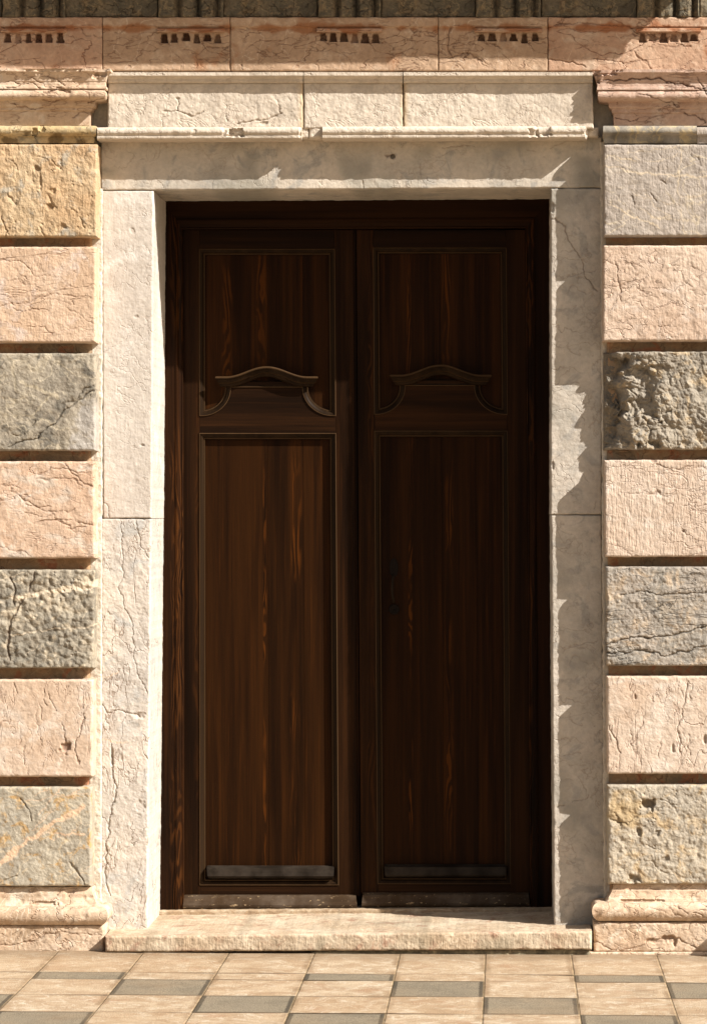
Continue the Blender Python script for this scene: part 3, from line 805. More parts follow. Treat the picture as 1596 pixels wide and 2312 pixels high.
LB = [ # key, y top, y bottom, right edge top/bottom, params
 ('L1', 325, 535, 216, 216, dict(rough=((5, .003), (22, .006), (60, .002)), pits=[(83, 381, 8, 9, .012, .5), (92, 408, 4, 20, .008, .4), (113, 467, 9, 9, .014, .6), (118, 430, 10, 6, .008, .3), (140, 512, 14, 8, .008, .3)],
      cracks=[([(5, 488), (14, 520), (12, 560)], 3, .010, .7), ([(108, 440), (125, 470)], 3, .008, .4)] + auto_lines(41, (0, 200, 340, 520), 10, .9, (2, 4), (1.5, 3), (.004, .009), (.2, .5)), chip=.014), 'sandy ochre pitted block'),
 ('L2', 556.5, 774, 214, 213, dict(rough=((5, .003), (20, .0025), (55, .0012)), cracks=auto_lines(42, (-20, 150, 575, 760), 12, .03, (5, 14)) + [([(0, 690), (60, 682), (110, 664), (210, 672)], 1.4, .005, .8)]), 'peach block with fine horizontal cracks'),
 ('L3', 797, 1018, 213, 212, dict(rough=((4, .007), (18, .005), (50, .0025)), tint=l3_tint,
      cracks=[([(22, 1009), (87, 987), (109, 966), (145, 930), (174, 908), (214, 880)], 2.6, .012, .75), ([(140, 915), (170, 905), (190, 880), (212, 872)], 4, .010, .5), ([(30, 985), (60, 978), (80, 950)], 1.5, .006, .6)],
      veins=[([(26, 815), (33, 845), (40, 880)], 3.2, .8), ([(47, 864), (90, 880), (130, 895)], 4.5, .9), ([(72, 944), (95, 915), (125, 885)], 3, .8), ([(5, 900), (50, 935), (110, 950)], 1.6, .6)] + auto_veins(43, (0, 210, 800, 1000), 12, .4, (4, 12), (.6, 1.3))), 'grey block with pale veins and a diagonal crack'),
 ('L4', 1041, 1261, 210, 211, dict(rough=((5, .004), (20, .003), (55, .0012)), tint=lambda PX, PY: .75 * sstep(.12, .34, fbm(PX * .002 * .6, PY * .0024, 9, 4, 51)),
      cracks=auto_lines(44, (-20, 150, 1060, 1240), 13, .12, (5, 14)) + [([(148, 1041), (160, 1068), (190, 1090), (211, 1098)], 1.6, .006, .8), ([(90, 1178), (150, 1172), (210, 1185)], 1.6, .006, .8)]), 'salmon block with whitish blotches'),
 ('L5', 1286, 1509, 211, 208, dict(rough=((5, .006), (24, .004), (70, .002)), custom=l5_custom, chip=.018,
      veins=[([(36, 1352), (80, 1343), (127, 1334), (175, 1328), (214, 1320)], 6.5, 1), ([(170, 1322), (214, 1316)], 8, .9), ([(22, 1436), (109, 1421), (214, 1413)], 1.6, .8), ([(0, 1310), (60, 1292)], 1.4, .7), ([(60, 1480), (90, 1452)], 1.2, .6)],
      cracks=[([(25, 1305), (36, 1330), (32, 1362)], 3.4, .014, .8), ([(80, 1292), (66, 1337)], 3, .010, 1), ([(54, 1351), (36, 1377), (22, 1413), (19, 1480), (24, 1490)], 3.4, .014, .9), ([(112, 1310), (116, 1370)], 4, .008, .4)]), 'rough grey block crossed by a white vein'),
 ('L6', 1534, 1754.5, 207, 206, dict(rough=((5, .003), (20, .002), (55, .001)), pits=[(150, 1687, 11, 14, .016, .9), (136, 1694, 5, 5, .006, .5)],
      cracks=auto_lines(46, (-10, 190, 1540, 1700), 9, 1.45, (3, 9)) + [([(32, 1540), (40, 1570)], 1.5, .006, .7), ([(108, 1560), (128, 1605)], 1.5, .006, .8), ([(87, 1583), (100, 1628)], 1.3, .005, .7),
          ([(192, 1590), (181, 1663), (170, 1678), (181, 1726)], 1.7, .007, .9)]), 'pink block with vertical cracks and a dark pit'),
 ('L7', 1777, 2002, 204, 202, dict(rough=((5, .004), (20, .004), (60, .002)), veins=[([(-10, 1956), (0, 1949), (54, 1906), (116, 1862), (188, 1822)], 7.5, 1), ([(120, 1880), (196, 1884)], 2.6, .9), ([(60, 1812), (110, 1800), (200, 1790)], 1.6, .6)] + auto_veins(47, (0, 200, 1790, 1990), 10, -.5, (4, 12), (.7, 1.4), (.4, .8)),
      cracks=[([(47, 1802), (76, 1850)], 2, .008, .7), ([(160, 1950), (185, 1985), (190, 2000)], 3, .010, .6), ([(0, 1990), (40, 1980)], 2, .008, .6)]), 'mottled grey and ochre block with a diagonal pink vein'),
]
RB = [ # key, y top, y bottom, left edge top/bottom
 ('R1', 325.5, 533, 1362, 1362, dict(rough=((5, .004), (20, .0035), (55, .0016)), veins=auto_veins(51, (1365, 1596, 330, 525), 15, .15, (6, 22), (.7, 1.9), (.35, .85)) + [([(1540, 330), (1528, 420), (1545, 530)], 1.3, .7), ([(1360, 372), (1450, 392), (1596, 400)], 2.4, .7)],
      cracks=auto_lines(52, (1365, 1560, 340, 520), 6, 1.0, (2, 5), (1.2, 2), (.004, .008), (.3, .7))), 'lilac grey block with fine pale veins'),
 ('R2', 553.5, 770, 1360.5, 1360, dict(rough=((5, .004), (22, .0035), (60, .0015)), cracks=auto_lines(53, (1365, 1560, 565, 760), 10, .2, (3, 9)) + [([(1388, 595), (1392, 625), (1398, 660), (1400, 683)], 1.7, .007, .9), ([(1362, 590), (1388, 597)], 1.2, .005, .7), ([(1400, 683), (1440, 670), (1500, 668)], 1.1, .004, .6)]), 'pale pink block under the lilac grey one'),
 ('R3', 793.5, 1014.5, 1363, 1363, dict(rough=((5, .008), (15, .010), (44, .004), (110, .0015)), custom=r3_custom, chip=.02, jit=.004, res=1.4), 'deeply broken grey block'),
 ('R4', 1038, 1257, 1363.5, 1365, dict(rough=((5, .003), (22, .0025), (60, .0012)), cracks=auto_lines(55, (1370, 1560, 1050, 1240), 9, -.25, (2, 8)) + [([(1480, 1052), (1530, 1060), (1560, 1050)], 1.6, .006, .8), ([(1450, 1118), (1490, 1110)], 2, .006, .7)], pits=[(1541, 1199, 3, 3, .006, .8), (1474, 1040, 7, 5, .012, .7)]), 'pale pink block with slanting tool marks'),
 ('R5', 1279, 1503, 1366, 1367.5, dict(rough=((5, .004), (24, .004), (70, .002)), custom=r5_custom,
      cracks=[([(1366, 1456), (1416, 1442), (1489, 1439), (1543, 1428), (1600, 1410)], 2.6, .013, .85), ([(1366, 1476), (1452, 1469), (1496, 1480), (1543, 1471), (1600, 1457)], 2.4, .012, .85), ([(1402, 1341), (1452, 1335), (1489, 1346), (1600, 1337)], 1.9, .009, .8)] + auto_lines(56, (1370, 1560, 1290, 1420), 7, -.15, (3, 9))), 'grey layered block with dark horizontal cracks'),
 ('R6', 1526.5, 1747, 1369, 1370, dict(rough=((5, .003), (20, .0028), (55, .0012)), cracks=auto_lines(57, (1375, 1590, 1535, 1700), 15, 1.5, (3, 10)) + [([(1552, 1540), (1545, 1590), (1530, 1640), (1535, 1695)], 2, .008, .8), ([(1373, 1640), (1385, 1665), (1400, 1700)], 1.8, .008, .8)], pits=[(1433, 1572, 3, 8, .008, .7), (1518, 1690, 4, 12, .008, .5), (1590, 1670, 5, 14, .010, .5)]), 'pale pink block crazed with vertical cracks'),
 ('R7', 1772, 1996, 1370, 1371.5, dict(rough=((5, .006), (22, .008), (60, .003)), chip=.016, tint=blob(1408, 1835, 42, 3), pits=[(1463, 1815, 20, 13, .030, .8), (1442, 1877, 8, 11, .016, .5), (1482, 1882, 7, 8, .014, .4), (1500, 1940, 10, 8, .012, .4), (1430, 1985, 16, 10, .02, .6)],
      cracks=[([(1380, 1850), (1415, 1862), (1445, 1835)], 2, .008, .7)] + auto_lines(58, (1375, 1560, 1790, 1980), 8, .2, (2, 6), (1.2, 2.4), (.005, .01), (.3, .7))), 'pitted beige grey block with an ochre patch'),
]
XO_L, XO_R = -620, 2260
def build_left():
    for i, (key, y0, y1, xt, xb, kw, lab) in enumerate(LB):
        slab('stone_block', MB[key], (XO_L, XO_L, xt + 3.5, xb + 3.5, y0 - .5, y0 + .5, y1 + .5, y1 - .5), YQ, 0.02, left_p, seed=101 + i, label=lab, **kw)
    slab('groove_backing', M_core, (XO_L, XO_L, 209, 199, 300, 300, 2030, 2030), YG, 0.02, left_p, res=3, rough=((6, .004), (24, .003)), seed=131, rnd=.01, chip=.02)
    # capital
    p = [(154.5, -.172, 250), (160.5, -.171, 250), (161.5, -.165, 247), (166, -.158, 244), (172, -.151, 241.5), (178, -.147, 240), (183, -.1455, 239), (184, -.143, 238), (193.5, -.143, 238),
         (194.5, -.149, 240), (199.5, -.1495, 240.5), (201, -.147, 239.5)] + arc(212, -.128, 12, .022, 30, 150, 7, 231, 8) + [(226, -.113, 226), (227.5, -.100, 219), (229, -.099, 215.5), (236, -.0985, 215),
         (241, -.094, 213), (242.5, -.087, 209), (249, -.086, 208), (251, -.0765, 204), (283.5, -.0755, 203)]
    moulding('capital', M_capital, p, XO_L, 250, 0.0, left_p, 'R', seed=141, chips=[(228, 14, 162, 9, .022), (216, 7, 170, 8, .012), (120, 60, 158, 3, .008), (90, 6, 160, 8, .006)], res=2.0, nz=.002, wear=.005,
             cracks=auto_lines(61, (0, 200, 165, 275), 9, .1, (4, 10), (.9, 1.4), (.003, .005), (.5, .9)))
    p = [(284, -.088, 217)] + arc(294, -.106, 10, .016, 5, 150, 8, 217, 0) + [(304, -.107, 217), (307, -.100, 216), (308, -.086, 214), (323, -.084, 213)]
    moulding('astragal', M_astragal, p, XO_L, 217, 0.0, left_p, 'R', seed=142, chips=[(78, 6, 298, 9, .018), (95, 7, 290, 8, .012), (60, 30, 300, 5, .006)], res=2.0, nz=.0022, wear=.005,
             tint=lambda x, y: .8 * sstep(.0, .25, fbm(x * .002, y * .002, 12, 4, 63)) * sstep(293, 300, y))  # patchy dark tint below the roll: its shade put into the colour
    p = [(2003, -.088, 208), (2018, -.098, 209), (2019, -.112, 211), (2027, -.113, 213), (2036, -.120, 216), (2043, -.127, 220), (2045, -.134, 224), (2047, -.135, 226)]
    moulding('base_apron', M_base, p, XO_L, 226, 0.0, left_p, 'R', seed=143, nz=.0025, wear=.006, tilt=0, res=2.0, chips=[(100, 26, 2041, 6, .012)])
    p = [(2047, -.140, 230)] + arc(2068, -.142, 20.5, .036, 8, 160, 14, 228, 16) + [(2089, -.143, 230)]
    moulding('base_torus', M_base, p, XO_L, 244, 0.0, left_p, 'R', seed=144, nz=.0024, wear=.004, res=2.0)
    slab('plinth', M_base, (XO_L, XO_L, 235, 234, 2090, 2090, 2160, 2160), -.150, .02, left_p, seed=145, rough=((5, .004), (22, .004), (60, .0016)), chip=.018, rnd=.01,
         cracks=[([(0, 2135), (70, 2128), (110, 2108), (150, 2104)], 2, .007, .7), ([(120, 2096), (160, 2108), (230, 2112)], 1.6, .005, .6), ([(180, 2130), (200, 2112), (240, 2100)], 1.4, .004, .5)])
build_left()

def build_right():
    for i, (key, y0, y1, xt, xb, kw, lab) in enumerate(RB):
        slab('stone_block', MB[key], (xt, xb, XO_R, XO_R, y0 + .5, y0 - .5, y1 + .5, y1 - .5), YQ, 0.02, right_p, seed=201 + i, label=lab, **kw)
    slab('groove_backing', M_core, (1366, 1376, XO_R, XO_R, 300, 300, 2020, 2020), YG, 0.02, right_p, res=3, rough=((6, .004), (24, .003)), seed=231, rnd=.01, chip=.02)
    # capital: same mouldings, its left end broken
    p = [(156.5, -.172, 1336), (163, -.171, 1336), (164, -.165, 1339), (169, -.158, 1342), (175, -.151, 1344), (181, -.147, 1346), (184, -.1455, 1347), (185, -.143, 1348), (196, -.143, 1348),
         (197, -.150, 1347), (202, -.1505, 1347), (203.5, -.147, 1348)] + arc(214, -.128, 12, .022, 30, 150, 7, 1357, -8) + [(229, -.113, 1362), (230.5, -.100, 1369), (232, -.099, 1373), (241, -.0985, 1374),
         (244, -.094, 1376), (246, -.087, 1380), (254, -.086, 1381), (256, -.0765, 1384), (283.5, -.0755, 1385)]
    moulding('capital', M_capital_rose, p, 1336, XO_R, 0.0, right_p, 'L', seed=241, chips=[(1352, 42, 160, 9, .020), (1340, 13, 170, 16, .035), (1390, 12, 158, 6, .008)], res=2.0, nz=.0018, wear=.004,
             cracks=[([(1362, 182), (1410, 180), (1450, 178), (1480, 176), (1505, 184), (1540, 190), (1575, 202), (1600, 196)], 1.6, .006, .9), ([(1570, 170), (1590, 210), (1620, 240)], 1.4, .005, .8), ([(1440, 210), (1480, 222), (1530, 240)], 1.3, .004, .7),
                     ([(1385, 265), (1420, 272), (1440, 266)], 1.1, .004, .8), ([(1540, 255), (1570, 262), (1596, 276)], 1.4, .005, .8)])
    p = [(284, -.088, 1361)] + arc(294, -.106, 10, .016, 5, 150, 8, 1361, 0) + [(304, -.107, 1361), (306, -.100, 1361), (308, -.092, 1362), (323.5, -.084, 1363)]
    moulding('astragal', M_grey_moulding, p, 1361, 1572, 0.0, right_p, 'L', seed=242, res=2.0, nz=.001, wear=.002, tint=lambda x, y: .75 * sstep(293, 300, y) * sstep(-.2, .3, fbm(x * .002, y * .002, 7, 3, 64)))  # lower half tinted dark, painting in the shade under the roll
    p = [(287, -.085, 1573)] + arc(297, -.098, 9, .010, 20, 150, 6, 1573, 0) + [(307, -.090, 1573), (323.5, -.084, 1573)]
    moulding('astragal', MB['R1'], p, 1573, XO_R, 0.0, right_p, None, seed=243, res=2.4, nz=.003, wear=.008, label='broken paler end of the astragal')
    p = [(1996, -.088, 1385), (2008, -.094, 1382), (2011, -.110, 1381), (2018, -.113, 1378), (2027, -.120, 1373), (2030, -.126, 1370), (2036, -.130, 1366)]
    moulding('base_apron', M_base, p, 1366, XO_R, 0.0, right_p, 'L', seed=244, nz=.0025, wear=.006, res=2.0, chips=[(1450, 50, 2035, 4, .010), (1362, 8, 2020, 20, .02)])
    p = [(2037, -.140, 1351)] + arc(2058, -.142, 20.5, .034, 8, 160, 14, 1351, -15) + [(2080, -.143, 1351)]
    moulding('base_torus', M_base, p, 1336, XO_R, 0.0, right_p, 'L', seed=245, nz=.0024, wear=.004, res=2.0, cracks=auto_lines(65, (1350, 1580, 2045, 2070), 5, .15, (3, 8), (.9, 1.5), (.002, .004), (.4, .8)))
    slab('plinth', M_base, (1339, 1340, XO_R, XO_R, 2083, 2083, 2149, 2149), -.150, .02, right_p, seed=246, rough=((5, .004), (22, .004), (60, .0016)), chip=.018, rnd=.008,
         cracks=[([(1340, 2125), (1380, 2146), (1420, 2142), (1450, 2132)], 1.8, .006, .8), ([(1530, 2120), (1560, 2136), (1575, 2140)], 2, .008, .8)], pits=[(1508, 2118, 22, 7, .016, .8), (1480, 2124, 30, 6, .010, .5), (1522, 2128, 5, 12, .014, .7)])
    slab('footing', M_base, (1330, 1330, XO_R, XO_R, 2150, 2150, 2175, 2178), -.162, .02, right_p, seed=247, rough=((5, .003), (22, .005)), chip=.015, rnd=.006)
    # unseen block added out of frame to throw the shadow at the lower right
    p0 = W(1543, 2165, -.16); pr = 0.26
    xb = p0[0] + KX * pr; zt = p0[2] + KZ * pr
    V = [(xb, -.16 - pr, Zg - .03), (xb + .5, -.16 - pr, Zg - .03), (xb + .5, 0, Zg - .03), (xb, 0, Zg - .03), (xb, -.16 - pr, zt), (xb + .5, -.16 - pr, zt), (xb + .5, 0, zt), (xb, 0, zt)]
    make_obj('shadow_block', V, [[0, 1, 5, 4], [1, 2, 6, 5], [2, 3, 7, 6], [3, 0, 4, 7], [4, 5, 6, 7]], M_base, right_p, smooth=False, bevel=.008)
build_right()

# ---------------------------------------------------------------- entablature above
ent = thing('entablature', 'weathered rose stone band with dark fluted frieze across the top of the picture', 'entablature', (W(806, 60, 0)[0], -.05, W(806, 160, 0)[2]))
GROUPS = [(-350, -209), (6, 147), (358, 504), (718, 859), (1074, 1220), (1438, 1578), (1795, 1936)]
def pocket_custom(PX, PY):
    """six little tapering pockets under each regula, between the carved drops"""
    dep = np.zeros_like(PX); dark = np.zeros_like(PX)
    for gi, (a, b) in enumerate(GROUPS):
        w = (b - a) / 6.0
        for k in range(6):
            rr = random.Random(gi * 10 + k)
            cx = a + (k + .5) * w + rr.uniform(-1.2, 1.2)
            y0, y1 = 74 + rr.uniform(-1.5, 2.5), 95.5 + rr.uniform(-4, 2.5)
            f = np.clip((PY - y0) / (y1 - y0), 0, 1)
            hw = rr.uniform(3.8, 5.6) + rr.uniform(3, 4.8) * f + 1.5 * pnoise(PX / 6, PY / 6, gi)
            m = (1 - sstep(hw - 1.4, hw + 1.0, np.abs(PX - cx))) * sstep(y0 - 1.5, y0 + 2.5, PY) * (1 - sstep(y1 - 1.5, y1 + 1, PY))
            dp = rr.choice((1, .9, .8, .8, .35)); dep = dep + .034 * m * dp
            dark = np.maximum(dark, m * rr.uniform(.55, .9) * (.4 + .6 * dp))
    # hollow under the taenia fillet
    dep = dep - .010 * (1 - sstep(60, 63, PY))
    return dep, dark
def rust(seed):
    return lambda PX, PY: .8 * sstep(.05, .4, fbm(PX * .002, PY * .002, 6, 4, seed) + .5 * (np.exp(-((PY - 64) / 10) ** 2)) - .15) * (1 - sstep(120, 158, PY) * .3)
JN = [XO_L, -180, 232, 520, 989, 1236, 1640, XO_R]
for i in range(len(JN) - 1):
    a, b = JN[i], JN[i + 1]
    g = .45
    crs = auto_lines(300 + i, (a + 10, b - 10, 60, 150), max(3, int((b - a) / 45)), .1, (4, 13), (.9, 1.7), (.003, .007), (.5, .95))
    if i == 4: crs += [([(1015, 60), (1010, 110), (1020, 130)], 3, .010, .7), ([(1010, 130), (1060, 120), (1085, 135)], 3, .010, .8)]
    if i == 5: crs += [([(1240, 132), (1290, 140), (1320, 152)], 3, .010, .8), ([(1240, 60), (1290, 52), (1370, 56), (1430, 66)], 2, .008, .8)]
    slab('architrave_stone', M_architrave if i in (0, 1, 5, 6) else M_architrave_grey, (a + g, a + g, b - g, b - g, 39.5, 39.5, 160, 160), -.100, .02, ent, seed=301 + i, rnd=.005, chip=.008, res=1.6,
         rough=((5, .003), (24, .002), (60, .001)), custom=pocket_custom, cracks=crs, tint=rust(70 + i), label='rusty rose architrave stone' if i in (0, 1, 5, 6) else None)
for (a, b) in GROUPS:
    p = [(63.5, -.108, 0), (65, -.119, 0), (70.5, -.120, 0), (72.5, -.114, 0), (73.5, -.098, 0)]
    moulding('regula', M_architrave, [q for q in p], a - 3, b + 3, -.09, ent, None, seed=320 + int(a) % 37, nz=.0018, wear=.006, res=2.0, tint=rust(90))
def trig_custom(PX, PY, a, b):
    u = (PX - a) / (b - a)
    ch = np.zeros_like(PX)
    for c in (.305, .60, .90):
        ch = np.maximum(ch, np.clip(1 - np.abs(u - c) / .075, 0, 1))
    return .030 * ch + .006 * fbm(PX * .002, PY * .002, 25, 4, 5), .55 * ch
prev = XO_L
for gi, (a, b) in enumerate(GROUPS):
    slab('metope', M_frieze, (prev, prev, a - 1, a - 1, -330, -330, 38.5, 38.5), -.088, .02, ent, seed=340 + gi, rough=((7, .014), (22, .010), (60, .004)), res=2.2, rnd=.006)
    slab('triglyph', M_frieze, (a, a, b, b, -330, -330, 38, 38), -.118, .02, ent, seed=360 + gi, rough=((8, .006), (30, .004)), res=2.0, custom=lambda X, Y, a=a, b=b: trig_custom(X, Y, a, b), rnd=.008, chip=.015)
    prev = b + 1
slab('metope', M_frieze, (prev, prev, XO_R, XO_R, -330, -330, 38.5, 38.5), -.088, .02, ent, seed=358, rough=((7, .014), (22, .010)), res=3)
# cornice above the picture: it shades the frieze and most of the architrave
def cornice_stone(x0, x1, proj, yshade, lab=None):
    Ye = -.100 - proj
    z0 = W(0, yshade, -.100)[2] + proj * KZ
    zf = W(0, -330, -.1)[2]
    xa, xb = W(x0, 0, -.1)[0], W(x1, 0, -.1)[0]
    prof = [(Ye, z0), (Ye - .01, z0 + .05), (Ye - .03, z0 + .07), (Ye - .05, z0 + .16), (Ye - .06, z0 + .2), (0.0, z0 + .28), (0.0, zf - .02), (-.11, zf - .02), (-.11, z0 + .03), (Ye + .02, z0 + .03), (Ye + .02, z0)]
    n = 40; xs = np.linspace(xa, xb, n)
    V = []
    for k, x in enumerate(xs):
        w = .010 * pnoise(np.array([x * 3.0]), np.array([.5]), 9)[0] + .006 * pnoise(np.array([x * 11.0]), np.array([.5]), 10)[0]
        for (y, z) in prof: V.append((x, y, z + (w if y < -.2 and z < z0 + .06 else 0)))
    m = len(prof); Fc = []
    for k in range(n - 1):
        for j in range(m):
            j2 = (j + 1) % m
            Fc.append([k * m + j, k * m + j2, (k + 1) * m + j2, (k + 1) * m + j])
    Fc.append(list(range(m))[::-1]); Fc.append([(n - 1) * m + j for j in range(m)])
    return make_obj('cornice', V, Fc, M_capital_rose, ent, smooth=False)
xe = 1388 + .34 * KX / (D - .1) * F
cornice_stone(XO_L, 880 + .34 * KX / (D - .1) * F, .345, 147)
cornice_stone(880 + .34 * KX / (D - .1) * F + 1, xe, .335, 133)

# ---------------------------------------------------------------- door surround
sur = thing('door_surround', 'pale marble door surround of jambs, lintel and moulded overdoor', 'door surround', (W(800, 2100, 0)[0], 0, W(800, 2100, 0)[2]))
jl = make_obj('jamb', *prisms([(rect(240, 330, 440, 2090), .03, .5)]), M_pale_marble, sur, smooth=False)
slab('upper_stone', M_pale_marble, (231, 234, 347, 342.5, 430.5, 430.5, 1170, 1170), 0.0, .56, jl, seed=401, rough=((4, .003), (22, .0016), (60, .0008)), rnd=.006, chip=.007, side_rows=14, res=1.6,
     pits=[(307, 715, 6, 4, .005, .3), (322, 1005, 5, 4, .006, .3), (300, 520, 6, 8, .004, .2)], cracks=[([(232, 1120), (246, 1160), (250, 1172)], 1.6, .006, .6)])
slab('lower_stone', M_pale_marble_worn, (229, 228, 342, 333, 1171.2, 1171.2, 2104, 2103), 0.001, .56, jl, seed=402, rough=((4, .004), (20, .0035), (60, .0012)), rnd=.008, chip=.010, side_rows=14, res=1.6, label='cracked lower jamb stone',
     cracks=[([(272, 1172), (275, 1210), (279, 1301), (268, 1330), (286, 1373), (301, 1413), (301, 1464), (311, 1518), (333, 1565)], 1.8, .0055, .5),
             ([(310, 1172), (318, 1230), (336, 1260)], 1.6, .006, .5), ([(253, 1681), (255, 1754), (266, 1775), (253, 1819), (246, 1880), (239, 1935), (239, 1989), (250, 2023)], 2.4, .010, .55),
             ([(232, 1590), (246, 1609), (280, 1606), (315, 1616)], 2.2, .008, .45), ([(240, 1600), (248, 1650)], 2, .006, .4)], pits=[(254, 1710, 4, 22, .012, .5), (318, 1615, 12, 10, .006, .2), (316, 1820, 14, 18, .005, .15)],
     veins=[([(230, 1668), (262, 1674), (300, 1680)], 1.6, .7), ([(232, 1530), (270, 1516)], 1.2, .6)])
jr = make_obj('jamb', *prisms([(rect(1262, 1345, 440, 2085), .03, .5)]), M_jamb_right, sur, smooth=False)
slab('upper_stone', M_jamb_right, (1243, 1243, 1358, 1357, 426, 424.5, 1161.5, 1161.5), 0.0, .56, jr, seed=411, rough=((4, .003), (22, .0018), (60, .001)), rnd=.005, chip=.009, side_rows=10, res=1.6,
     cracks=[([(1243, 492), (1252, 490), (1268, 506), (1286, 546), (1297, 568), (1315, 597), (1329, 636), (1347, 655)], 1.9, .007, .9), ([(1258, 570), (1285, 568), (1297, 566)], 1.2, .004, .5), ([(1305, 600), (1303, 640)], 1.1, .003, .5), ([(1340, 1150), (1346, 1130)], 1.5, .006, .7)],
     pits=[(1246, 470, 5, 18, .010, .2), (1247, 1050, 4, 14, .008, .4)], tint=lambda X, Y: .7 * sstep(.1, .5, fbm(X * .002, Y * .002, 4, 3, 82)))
slab('lower_stone', M_jamb_right, (1243.5, 1250, 1357, 1366, 1163, 1163, 2096, 2094), 0.001, .56, jr, seed=412, rough=((4, .003), (22, .0018), (60, .001)), rnd=.007, chip=.012, side_rows=10, res=1.6,
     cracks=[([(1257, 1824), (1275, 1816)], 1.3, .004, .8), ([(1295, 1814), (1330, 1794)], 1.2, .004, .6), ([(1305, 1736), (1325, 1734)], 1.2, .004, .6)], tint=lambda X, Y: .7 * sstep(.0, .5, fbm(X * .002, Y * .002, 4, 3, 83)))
slab('mortar_joint', M_mortar, (206, 200, 232.5, 230, 426, 426, 2100, 2100), -.006, .04, sur, seed=461, rough=((8, .006), (40, .004)), rnd=.006, chip=.010, jit=.004, res=1.7)
slab('mortar_joint', M_mortar, (1354, 1362, 1378, 1386, 320, 320, 2090, 2090), -.012, .04, sur, seed=462, rough=((8, .006), (40, .004)), rnd=.006, chip=.012, jit=.006, res=2)
slab('lintel', M_lintel, (228, 229, 1358, 1358, 312, 308, 429.5, 423.5), 0.0, .56, sur, seed=421, rough=((4, .003), (22, .0016), (60, .0008)), rnd=.005, chip=.006, side_rows=10, res=1.7,
     cracks=[([(951, 318), (949, 360), (951, 426)], 1.1, .003, .5), ([(995, 334), (1040, 328), (1070, 332)], 1.6, .005, .6), ([(1185, 336), (1210, 345)], 1.4, .004, .5), ([(1240, 335), (1280, 318)], 1.4, .004, .5), ([(715, 400), (760, 410)], 1.2, .003, .4), ([(818, 425), (819, 408)], 1.3, .005, .6), ([(300, 420), (345, 424)], 1.1, .003, .5)],
     pits=[(886, 353, 6.5, 5, .06, 1.3), (876, 351, 10, 3.5, .008, .8)], tint=lambda X, Y: .8 * sstep(.05, .45, fbm(X * .002, Y * .002, 3.2, 3, 84)))
# overdoor: three stones, each with its crowning moulding, face and drip roll
OD = [(245, 684, -.004, 164, 163), (686, 909, .0, 165, 165), (911, 1337, .004, 165.5, 163)]
od_cracks = [[([(402, 222), (400, 250), (433, 264), (459, 252)], 2.4, .008, .55), ([(370, 252), (402, 250)], 1.8, .006, .4), ([(535, 279), (565, 272), (596, 270), (635, 260)], 2.6, .009, .6), ([(625, 220), (632, 262)], 1.6, .005, .3), ([(510, 262), (516, 274)], 2, .006, .4)], [], []]
for i, (a, b, sl, y0, y1) in enumerate(OD):
    tl = -.004 if i == 2 else .0
    od = moulding('overdoor_moulding', M_overdoor, [(163, -.128, 0), (170.5, -.128, 0), (172, -.122, 0), (175, -.112, 0), (177.5, -.106, 0), (178.5, -.1025, 0), (184, -.1, 0), (186.5, -.094, 0), (188, -.086, 0)], a, b, 0.0, sur, None,
                  tilt=.002 * (i == 1), seed=431 + i, nz=.0012, wear=.002, res=2.0)
    slab('overdoor_face', M_overdoor, (a, a - (2 if i == 0 else 0), b, b + (2 if i == 2 else 0), 187, 187, 290, 290), -.084, .0, sur, seed=441 + i, rnd=.006, chip=.01, res=1.7, rough=((4, .003), (20, .003), (55, .0016)), cracks=od_cracks[i],
         pits=[(402, 222, 6, 4, .008, .3), (595, 278, 12, 5, .008, .3)] if i == 0 else [],
         tint=(lambda X, Y: .55 * np.exp(-((X - 684) / 9) ** 2)) if i == 0 else (lambda X, Y: .55 * np.exp(-((X - 912) / 8) ** 2)))
drip_l = [(286, -.088, 0)] + arc(295, -.095, 9, .017, 5, 140, 8, 0) + [(303, -.103, 0), (305, -.100, 0), (306.5, -.105, 0), (310.5, -.104, 0), (313, -.097, 0), (314.5, -.088, 0)]
moulding('drip_roll', M_overdoor, drip_l, 220, 681, .0, sur, None, seed=451, nz=.0026, wear=.004, tilt=-.003, res=2.0, chips=[(532, 18, 298, 9, .018), (515, 12, 292, 10, .014), (438, 5, 298, 8, .004), (681, 5, 296, 26, .012)])
moulding('drip_roll', M_overdoor, drip_l, 728, 1326, .0, sur, None, seed=452, nz=.0026, wear=.004, tilt=-.003, res=2.0, chips=[(1226, 18, 295, 12, .016), (1204, 10, 302, 9, .012), (1330, 9, 300, 20, .04)])
slab('roll_stub', M_overdoor, (697, 697, 734, 733, 286, 286, 312, 312), -.080, .0, sur, seed=453, label=None, rough=((12, .007), (40, .004)), rnd=.01, chip=.02, res=1.5)
slab('roll_stub', M_overdoor, (674, 674, 696.6, 696.6, 287, 287, 312, 312), -.076, .0, sur, seed=455, rough=((12, .006), (40, .004)), rnd=.01, chip=.02, res=1.5)
slab('roll_stub', M_overdoor, (1318, 1318, 1352, 1350, 287, 287, 309, 309), -.05, .0, sur, seed=454, rough=((12, .012), (40, .006)), rnd=.01, chip=.02, res=1.5)

